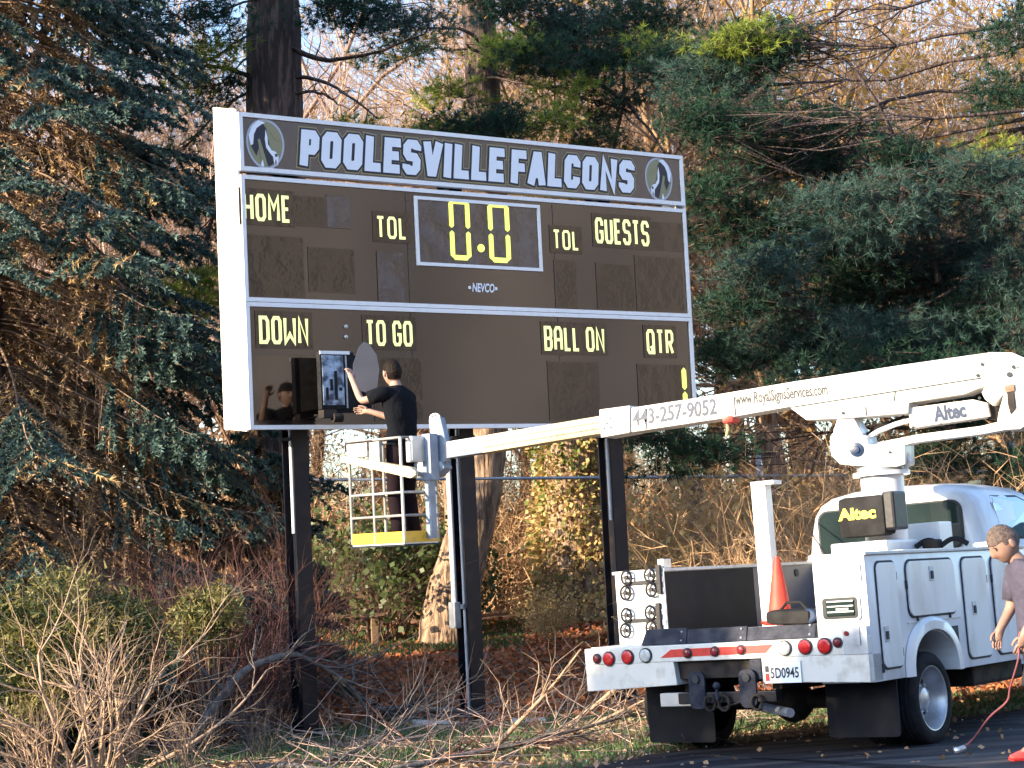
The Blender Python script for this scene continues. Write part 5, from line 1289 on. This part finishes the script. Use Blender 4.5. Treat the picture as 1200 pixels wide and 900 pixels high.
# B: second trunk, tan at its foot
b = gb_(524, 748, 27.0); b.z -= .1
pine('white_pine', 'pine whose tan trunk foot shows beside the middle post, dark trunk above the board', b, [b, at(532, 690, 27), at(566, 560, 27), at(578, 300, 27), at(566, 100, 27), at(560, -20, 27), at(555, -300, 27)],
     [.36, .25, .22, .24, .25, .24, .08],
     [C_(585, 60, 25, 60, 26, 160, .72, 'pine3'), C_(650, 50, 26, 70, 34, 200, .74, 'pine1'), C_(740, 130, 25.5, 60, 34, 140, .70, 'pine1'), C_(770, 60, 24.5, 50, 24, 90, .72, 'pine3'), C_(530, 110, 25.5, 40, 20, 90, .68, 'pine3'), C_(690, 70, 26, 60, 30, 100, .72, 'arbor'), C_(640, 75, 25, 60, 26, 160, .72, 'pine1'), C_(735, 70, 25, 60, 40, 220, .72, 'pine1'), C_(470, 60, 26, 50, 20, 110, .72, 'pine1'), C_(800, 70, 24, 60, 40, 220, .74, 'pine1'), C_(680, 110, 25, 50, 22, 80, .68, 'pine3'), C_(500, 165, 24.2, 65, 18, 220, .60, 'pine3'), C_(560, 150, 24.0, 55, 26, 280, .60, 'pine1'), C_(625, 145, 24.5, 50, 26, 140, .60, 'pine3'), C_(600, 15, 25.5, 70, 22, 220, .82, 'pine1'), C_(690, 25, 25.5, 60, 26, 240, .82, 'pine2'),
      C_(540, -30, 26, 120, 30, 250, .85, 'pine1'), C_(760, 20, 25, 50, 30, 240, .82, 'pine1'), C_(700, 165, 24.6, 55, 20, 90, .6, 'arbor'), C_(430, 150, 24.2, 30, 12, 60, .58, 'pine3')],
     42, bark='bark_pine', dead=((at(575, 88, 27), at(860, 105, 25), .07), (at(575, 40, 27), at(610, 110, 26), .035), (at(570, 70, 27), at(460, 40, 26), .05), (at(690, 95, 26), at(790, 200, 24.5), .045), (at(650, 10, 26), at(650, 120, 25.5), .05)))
btree = bpy.data.objects['white_pine.001']; bb = btree.location
trunk_mesh('lower_trunk', [p - bb for p in (b + Vector((0, 0, -.1)), at(530, 700, 27), at(549, 630, 27), at(566, 560, 27), at(573, 430, 27))], [.52, .40, .35, .32, .31], M['bark_tan'], btree, 5, ridge=.05)
# D: big dark pine on the right
b = gb_(1330, 760, 24)
cl = []
rr2 = random.Random(9)
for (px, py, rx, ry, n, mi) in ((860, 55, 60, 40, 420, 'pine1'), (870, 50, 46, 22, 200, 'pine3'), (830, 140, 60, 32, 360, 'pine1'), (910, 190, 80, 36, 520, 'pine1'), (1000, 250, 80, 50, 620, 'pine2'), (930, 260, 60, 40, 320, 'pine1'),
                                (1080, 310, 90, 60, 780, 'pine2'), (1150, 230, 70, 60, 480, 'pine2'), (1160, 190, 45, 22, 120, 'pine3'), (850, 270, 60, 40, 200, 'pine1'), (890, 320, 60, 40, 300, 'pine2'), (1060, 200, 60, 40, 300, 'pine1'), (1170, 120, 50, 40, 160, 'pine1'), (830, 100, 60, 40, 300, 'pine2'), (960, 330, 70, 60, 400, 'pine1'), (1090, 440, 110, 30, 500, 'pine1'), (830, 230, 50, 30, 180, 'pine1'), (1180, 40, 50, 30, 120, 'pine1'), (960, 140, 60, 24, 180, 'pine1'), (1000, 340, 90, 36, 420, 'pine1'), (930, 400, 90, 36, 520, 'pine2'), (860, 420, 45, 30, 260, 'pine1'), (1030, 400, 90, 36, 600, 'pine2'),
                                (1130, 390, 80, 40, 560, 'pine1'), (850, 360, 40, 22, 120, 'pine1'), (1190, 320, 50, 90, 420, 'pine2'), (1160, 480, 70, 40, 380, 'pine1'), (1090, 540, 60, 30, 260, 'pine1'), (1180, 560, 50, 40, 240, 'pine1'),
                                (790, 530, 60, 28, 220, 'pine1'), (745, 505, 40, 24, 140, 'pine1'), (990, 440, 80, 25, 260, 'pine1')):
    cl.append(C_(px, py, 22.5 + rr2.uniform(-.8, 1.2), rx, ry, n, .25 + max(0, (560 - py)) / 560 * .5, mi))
pine('white_pine', 'big dark pine spreading over the truck at the right', b, [b, at(1320, 500, 24), at(1300, 200, 24), at(1290, -50, 24), at(1280, -400, 24)], [.5, .42, .36, .28, .08], cl, 43,
     dead=((at(1100, 330, 23.5), at(830, 190, 22.5), .05), (at(900, 215, 22.5), at(805, 165, 22.3), .07), (at(1150, 420, 23.5), at(830, 330, 22.8), .04), (at(1100, 330, 23), at(930, 60, 23), .045)))
# C: trunk wrapped in ivy, sunlit
b = gb_(684, 765, 29.6)
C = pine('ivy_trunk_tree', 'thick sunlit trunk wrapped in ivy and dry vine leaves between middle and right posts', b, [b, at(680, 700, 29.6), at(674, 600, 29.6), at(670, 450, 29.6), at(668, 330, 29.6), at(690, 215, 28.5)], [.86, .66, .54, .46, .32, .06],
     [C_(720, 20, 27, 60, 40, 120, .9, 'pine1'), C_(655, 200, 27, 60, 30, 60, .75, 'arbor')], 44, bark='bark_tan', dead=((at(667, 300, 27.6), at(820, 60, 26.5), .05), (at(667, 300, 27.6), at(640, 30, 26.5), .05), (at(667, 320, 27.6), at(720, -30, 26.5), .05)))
r = rs(8); iv, iv2, vs = Veg(), Veg(), Veg(); n = 10500
zf = r.rand(n) ** 1.2; a = r.rand(n) * 6.28; ctr = np.stack([np.interp(zf, [0, .25, .6, 1], [0, at(680, 690, 29.6).x - b.x, at(674, 600, 29.6).x - b.x, at(671, 480, 29.6).x - b.x]), np.zeros(n), zf * 4.2 + .1], 1)
R_ = np.interp(zf, [0, .15, .4, 1], [.90, .68, .57, .50]) * (.95 + .35 * r.rand(n) ** 3 + .12 * np.sin(a * 3 + zf * 14) + .08 * np.sin(a * 7 - zf * 31)); C0 = ctr + np.stack([np.cos(a) * R_, np.sin(a) * R_, np.zeros(n)], 1)
DD = unit(np.stack([np.cos(a), np.sin(a), -.5 + 0 * a], 1) + r.randn(n, 3) * .6); sel = r.rand(n) < np.interp(zf, [0, .5, .8, 1], [.1, .3, .75, .9]); s_ = .05 + .06 * r.rand(n, 1); SS = unit(np.cross(DD, r.randn(n, 3)))
iv.kites(C0[sel], (DD * s_)[sel], (SS * s_ * .45)[sel]); iv2.kites(C0[~sel], (DD * s_)[~sel], (SS * s_ * .4)[~sel])
iv.build('ivy_leaves', M['ivy'], C); iv2.build('dry_vine_leaves', M['ivy_dry'], C)

# --- shrubs
gs = [bush_proto(61, 1.4, 'bark_twig', 26, 3, ('shrub_green', 3, .09), 'leafy_shrub'), bush_proto(62, 1.6, 'stem_pale', 11, 3, None, 'bare_shrub', .021),
      bush_proto(63, 1.6, 'bark_red', 24, 3, None, 'bare_shrub', .009), bush_proto(64, 1.5, 'arbor', 40, 3, ('arbor', 8, .035), 'evergreen_shrub'), bush_proto(65, 1.2, 'stem_grey', 20, 3, None, 'bare_shrub', .008),
      bush_proto(66, 1.3, 'bark_gold', 30, 3, ('ivy_dry', 2, .07), 'dry_shrub')]
us = set()
def gp(px, Y): return (px - 600) / F_PX * Y
for (k, px, Y, sc, lab) in ((0, 440, 27.5, 1.1, 'low green leafy shrub under the platform'), (0, 505, 28.2, .9, 'low green leafy shrub left of the tan trunk foot'), (0, 395, 28.5, .9, 'low green leafy shrub beside the bench'),
                            (1, 100, 14.9, .95, 'bare shrub of pale tan stems in the bottom left corner'), (1, 45, 14.6, .55, 'smaller pale stemmed bare shrub at the left edge'), (1, 200, 15.2, .42, 'low pale stemmed shrub leaning right of the corner shrub'),
                            (2, 255, 18.3, 1.1, 'reddish bare shrub under the spruce near the left post'), (2, 305, 18.9, 1.2, 'taller reddish bare shrub right behind the left post'), (2, 160, 18.5, 1.0, 'reddish bare shrub below the spruce'),
                            (3, 60, 17.6, .45, 'dark evergreen shrub at the left edge under the spruce'), (3, 150, 17.9, .42, 'dark evergreen shrub under the middle of the spruce'), (3, 215, 18.2, .38, 'dark evergreen shrub at the right foot of the spruce'), (3, -20, 17.2, .5, 'dark evergreen shrub half out of the left edge'),
                            (4, 290, 16.6, .5, 'grey bare shrub left of the left post foot'), (4, 30, 16.6, .6, 'grey bare shrub at the left edge'),
                            (5, 765, 24.5, .8, 'dry leaved shrub behind the left end of the truck'), (5, 630, 26, .45, 'dry leaved shrub left of the ivy trunk'), (5, 820, 25, 1.3, 'dry leaved shrub beyond the truck bed'), (5, 930, 25, 1.2, 'dry leaved shrub behind the white post')):
    X = gp(px, Y); o = place(gs[k], k in us, X, Y, R0.uniform(0, 6.28), sc, lab, 'shrub', None); us.add(k)
# yellowed arborvitae tips on the left
r = rs(17)
for (px, py, Y, rx, n, lab) in ((40, 735, 16.0, .36, 60, 'yellowed evergreen bush at the left edge'), (135, 745, 16.2, .24, 34, 'small yellow tipped evergreen behind the pale stems'), (235, 725, 17.4, .2, 34, 'yellow tipped evergreen near the left post'), (30, 800, 15.8, .36, 45, 'low yellowed evergreen bush in the left corner')):
    X = gp(px, Y); z0 = gz(X, Y); zc = at(px, py, Y).z; t = empty('evergreen_bush', (X, Y, z0)); g1, g2, st_ = Veg(), Veg(), Veg()
    for k in range(n):
        e = np.array([r.randn() * rx * .6, r.randn() * rx * .5, zc - z0 + r.randn() * rx * .55]); st_.twig(np.array([e[0] * .2, e[1] * .2, 0.]), e, .010, .004)
        q = 90; C0 = e + r.randn(q, 3) * .09; D_ = unit(np.array([e[0], e[1], .2]) + r.randn(q, 3) * .6); s_ = .05 + .05 * r.rand(q, 1)
        (g1 if k % 3 else g2).blades(C0, D_ * s_, unit(np.cross(D_, r.randn(q, 3))) * s_ * .12)
    st_.build('stems', M['bark_twig'], t); g1.build('foliage', M['arbor_tip'], t); g2.build('foliage', M['arbor'], t); tag(t, lab, 'bush')

# --- hedge and trees that stand left of the frame, facing the sun
def blocker(name, seed, X, Y, H, Rw, n, lab):
    r = rs(seed); t = empty(name, (X, Y, gz(X, Y))); v = Veg(); s = Veg()
    trunk_mesh('trunk', [(0, 0, -.1), (.05, 0, H * .5), (0, 0, H * .95)], [.12, .08, .02], M['bark_twig'], t, seed, sides=8)
    z = H * r.rand(n) ** .9; a = r.rand(n) * 6.28; R_ = Rw * np.sqrt(np.clip(1 - (z / H) ** 2, 0, 1)) * (.45 + .6 * r.rand(n))
    C0 = np.stack([np.cos(a) * R_, np.sin(a) * R_, z], 1); D_ = unit(r.randn(n, 3)) * (.14 + .14 * r.rand(n, 1)); v.kites(C0, D_, unit(np.cross(D_, r.randn(n, 3))) * .05)
    v.build('crown', M['spruce2'], t); return tag(t, lab, 'tree', 'evergreens outside the frame on the left')
for i, (X, Y, H, Rw) in enumerate(((-9.8, 14.8, 2.7, 1.1), (-10.2, 13.2, 3.0, 1.1), (-10.0, 7.6, 4.9, 1.5), (-10.4, 5.6, 5.2, 1.8), (-10.2, 3.6, 5.0, 1.7), (-9.4, 17.4, 2.9, 1.1), (-10.0, 2.0, 5.0, 1.8))):
    blocker('evergreen_tree', 70 + i, X, Y, H, Rw, 5200, f'evergreen tree outside the frame on the left, {ORD[7 - i]} from the camera')

# --- ground cover
def scatter(name, m, seed, n, X0, X1, Y0, Y1, size, label, cat, upright=False, cond=None, asp=.4):
    r = rs(seed); x = X0 + (X1 - X0) * r.rand(n); y = Y0 + (Y1 - Y0) * r.rand(n)
    if cond is not None: k = cond(x, y, r); x = x[k]; y = y[k]
    n = len(x); z = np.array([gz(a, b) for a, b in zip(x, y)]) + .004; v = Veg(); s_ = size * (.5 + r.rand(n, 1))
    if upright: D_ = unit(np.stack([r.randn(n) * .45, r.randn(n) * .45, np.ones(n)], 1)) * s_; S_ = unit(np.cross(D_, r.randn(n, 3))) * .006
    else: D_ = unit(np.stack([r.randn(n), r.randn(n), np.abs(r.randn(n)) * .45], 1)) * s_; S_ = unit(np.cross(D_, r.randn(n, 3) * .5 + np.array([0, 0, 1.]))) * s_ * asp; z = z + .012 * r.rand(n)
    v.kites(np.stack([x, y, z], 1), D_, S_); return tag(v.build(name, M[m]), label, cat, kind='stuff')
def off_road(x, y): 
    e = np.array(edge); return y > np.interp(x, e[:, 0], e[:, 1]) + .03
scatter('fallen_leaves', 'litter1', 81, 42000, -7, 9, 18.8, 30, .075, 'rust coloured fallen leaves behind the posts', 'leaves', cond=lambda x, y, r: off_road(x, y))
scatter('fallen_leaves', 'litter2', 82, 26000, -6, 7, 14, 24, .05, 'tan fallen leaves on the grass round the post feet', 'leaves', cond=lambda x, y, r: off_road(x, y))
scatter('grass', 'grass', 83, 60000, -6, 6, 13.6, 19.2, .06, 'patchy winter grass along the asphalt', 'grass', True, cond=lambda x, y, r: off_road(x, y) & ((np.sin(x * 2.1 + y) * np.cos(y * 2.7 - x * .6) + r.rand(len(x)) * .9) > .35))
scatter('grass', 'shrub_green', 84, 16000, -3.5, 0, 25.5, 29.5, .07, 'sunlit grass by the bench', 'grass', True)
scatter('asphalt_leaves', 'litter2', 85, 500, -3, 7, 12.5, 17, .045, 'few dead leaves blown on the asphalt', 'leaves')

scatter('gravel', 'stone', 86, 2600, -3, 6, 12.6, 17, .018, 'loose pale gravel along the ragged asphalt edge', 'gravel', cond=lambda x, y, r: np.abs(y - np.interp(x, np.array(edge)[:, 0], np.array(edge)[:, 1])) < .25 + .5 * r.rand(len(x)) ** 2)
# --- fallen branches and brush piles
def branch(name, pts, r0, seed, m, label, group=None, nb=14, bl=.5, z_up=.4):
    r = rs(seed); P = [Vector(p) for p in pts]; b = P[0].copy(); P = [p - b for p in P]; t = empty(name, b)
    S_ = smooth_pts(P, 5); n = len(S_)
    MB().tube(S_, [r0 * (1 - .75 * i / (n - 1)) for i in range(n)], 8).build('limb', M[m], t, True)
    v = Veg()
    for k in range(nb):
        i = r.randint(1, n - 1); d = np.array((S_[min(i + 1, n - 1)] - S_[i - 1]).normalized()); nd = unit(d + r.randn(3) * .6 + np.array([0, 0, z_up * .6]))
        grow(v, r, np.array(S_[i]), nd, bl * (.5 + r.rand()), r0 * .35, 2, 3, .4, .1, nch=(1, 3))
    v.build('twigs', M[m], t); return tag(t, label, 'branch', group)
def G(px, Y, dz=0): X = gp(px, Y); return (X, Y, gz(X, Y) + dz)
branch('fallen_branch', [G(195, 17.0, .0), G(225, 17.0, .30), G(270, 17.2, .72), G(320, 17.5, .84), G(345, 17.7, .80), G(395, 18, .5), G(420, 18.2, .1)], .05, 91, 'stem_grey', 'arched grey fallen branch leaning across behind the left post', nb=20)
branch('fallen_branch', [G(280, 15.6, .02), G(320, 15.3, .07), G(365, 15.0, .05), G(420, 14.8, .06), G(480, 14.75, .03)], .035, 92, 'stem_grey', 'grey fallen branch on the grass at the bottom, right of the pale shrub', nb=10, bl=.4)
branch('fallen_branch', [G(440, 15.0, .03), G(520, 15.3, .08), G(600, 15.5, .14), G(680, 15.7, .22), G(760, 16, .3)], .03, 93, 'stem_grey', 'long thin fallen branch sweeping right towards the truck', nb=16)
branch('fallen_branch', [G(560, 16.4, .02), G(590, 16.2, .25), G(630, 16.0, .55), G(665, 15.9, .85)], .028, 94, 'stem_pale', 'pale branch slanting up right of the middle post', nb=10, bl=.3, z_up=-.2)
branch('fallen_branch', [G(600, 16.3, .02), G(650, 16.0, .22), G(710, 15.8, .55), G(745, 15.7, .9)], .03, 95, 'stem_pale', 'pale branch slanting up to the left end of the truck', nb=12, bl=.32, z_up=-.2)
branch('fallen_branch', [G(590, 16.0, .02), G(650, 15.9, .14), G(700, 15.8, .28), G(750, 15.7, .42)], .024, 96, 'stem_pale', 'low pale branch pointing at the truck bumper', nb=12, bl=.32, z_up=-.2)
branch('fallen_branch', [G(430, 19.5, .08), G(470, 19.2, .12), G(520, 19.0, .12), G(545, 18.9, .06)], .05, 97, 'stem_grey', 'short dark log on the leaf mound between the posts', nb=6, bl=.3)
branch('fallen_branch', [G(375, 19.5, .5), G(400, 19.4, .3), G(435, 19.2, .12), G(470, 19.0, .04)], .04, 98, 'stem_grey', 'dark fallen limb just right of the left post', nb=16)
branch('fallen_branch', [G(350, 15.8, .02), G(400, 15.7, .12), G(450, 15.8, .3), G(500, 16, .5)], .018, 99, 'stem_grey', 'thin grey branch rising between left and middle posts', nb=16)
branch('fallen_branch', [G(470, 15.4, .02), G(530, 15.4, .10), G(590, 15.5, .12), G(650, 15.8, .10)], .022, 100, 'bark_red', 'dark reddish branch lying before the middle post', nb=18)
branch('fallen_branch', [G(150, 15.8, .02), G(215, 15.9, .25), G(265, 16.1, .5), G(300, 16.3, .8)], .022, 101, 'stem_pale', 'pale branch slanting up from the corner shrub', nb=9, bl=.3)
# twig litter
r = rs(33); v = Veg(); n = 450; x = -4.5 + 7.5 * r.rand(n); y = 14.2 + 6 * r.rand(n); k = off_road(x, y); x, y = x[k], y[k]; n = len(x)
A_ = np.stack([x, y, np.array([gz(a, b) for a, b in zip(x, y)]) + .01 + .10 * r.rand(n) ** 2], 1); d = unit(np.stack([r.randn(n), r.randn(n), .35 * np.abs(r.randn(n))], 1)); L = .15 + .45 * r.rand(n, 1)
B_ = A_ + d * L; v.tubes(A_, B_, .006, .004); v.tubes(B_, B_ + unit(d + r.randn(n, 3) * .4) * L * .7, .004, .002)
tag(v.build('twig_litter', M['bark_pinkish']), 'tangled dead twigs lying over the grass', 'twigs', kind='stuff')
# boxwood slab and pale stone on the mound
s1 = MB().box((-.18, -.1, -.02), (.18, .1, .05), bev=.02).build('flat_stone', M['stone']); s1.location = G(600, 18.6); tag(s1, 'flat pale stone right of the middle post', 'stone')
s2 = MB().box((-.22, -.1, -.02), (.22, .1, .06), bev=.025).build('flat_stone', M['stone']); s2.location = G(490, 18.7); s2.rotation_euler = (0, .1, .4); tag(s2, 'flat pale stone by the dark log left of the middle post', 'stone')

# --- bench
bx = Vector(G(393, 27)); bn = empty('garden_bench', bx); bn.rotation_euler = (0, 0, .25); tag(bn, 'weathered wooden bench in the clearing right of the left post', 'bench')
for k in range(4): MB().box((-.75, -.20 + k * .105, .43), (.55, -.11 + k * .105, .465), bev=.005).build('seat_slat', M['bench_wood'], bn)
for x in (-.6, .4):
    for y in (-.16, .16): MB().box((x - .05, y - .04, 0), (x + .05, y + .04, .43), bev=.005).build('leg', M['bench_wood'], bn)
for k in range(2): MB().box((-.75, .22, .55 + k * .14), (.55, .25, .65 + k * .14), bev=.005).build('back_slat', M['bench_wood'], bn)
for x in (-.6, .4): MB().box((x - .03, .20, .43), (x + .03, .22, .85)).build('back_post', M['bench_wood'], bn)

# --- fence: top rail and posts
fA, fB = at(330, 563, 25.6), at(1010, 557, 25.6); fz = gz(0, 25.6)
fe = empty('fence', (fA.x, 25.6, fz)); tag(fe, 'tall fence of thin grey posts with a top rail behind the scoreboard', 'fence')
o = Vector((fA.x, 25.6, fz)); MB().tube([fA - Vector((3, 0, 0)) - o, fA - o, fB - o, fB + Vector((5, 0, -.1)) - o], .022, 8).build('top_rail', M['steel_grey'], fe)
for px in (300, 883, 1180):
    x = gp(px, 25.6) + .02; MB().cyl((x - o.x, 0.045, -.1), (x - o.x, 0.045, fA.z - fz + .05), .04, n=10).build('post', M['steel_grey'], fe, True)
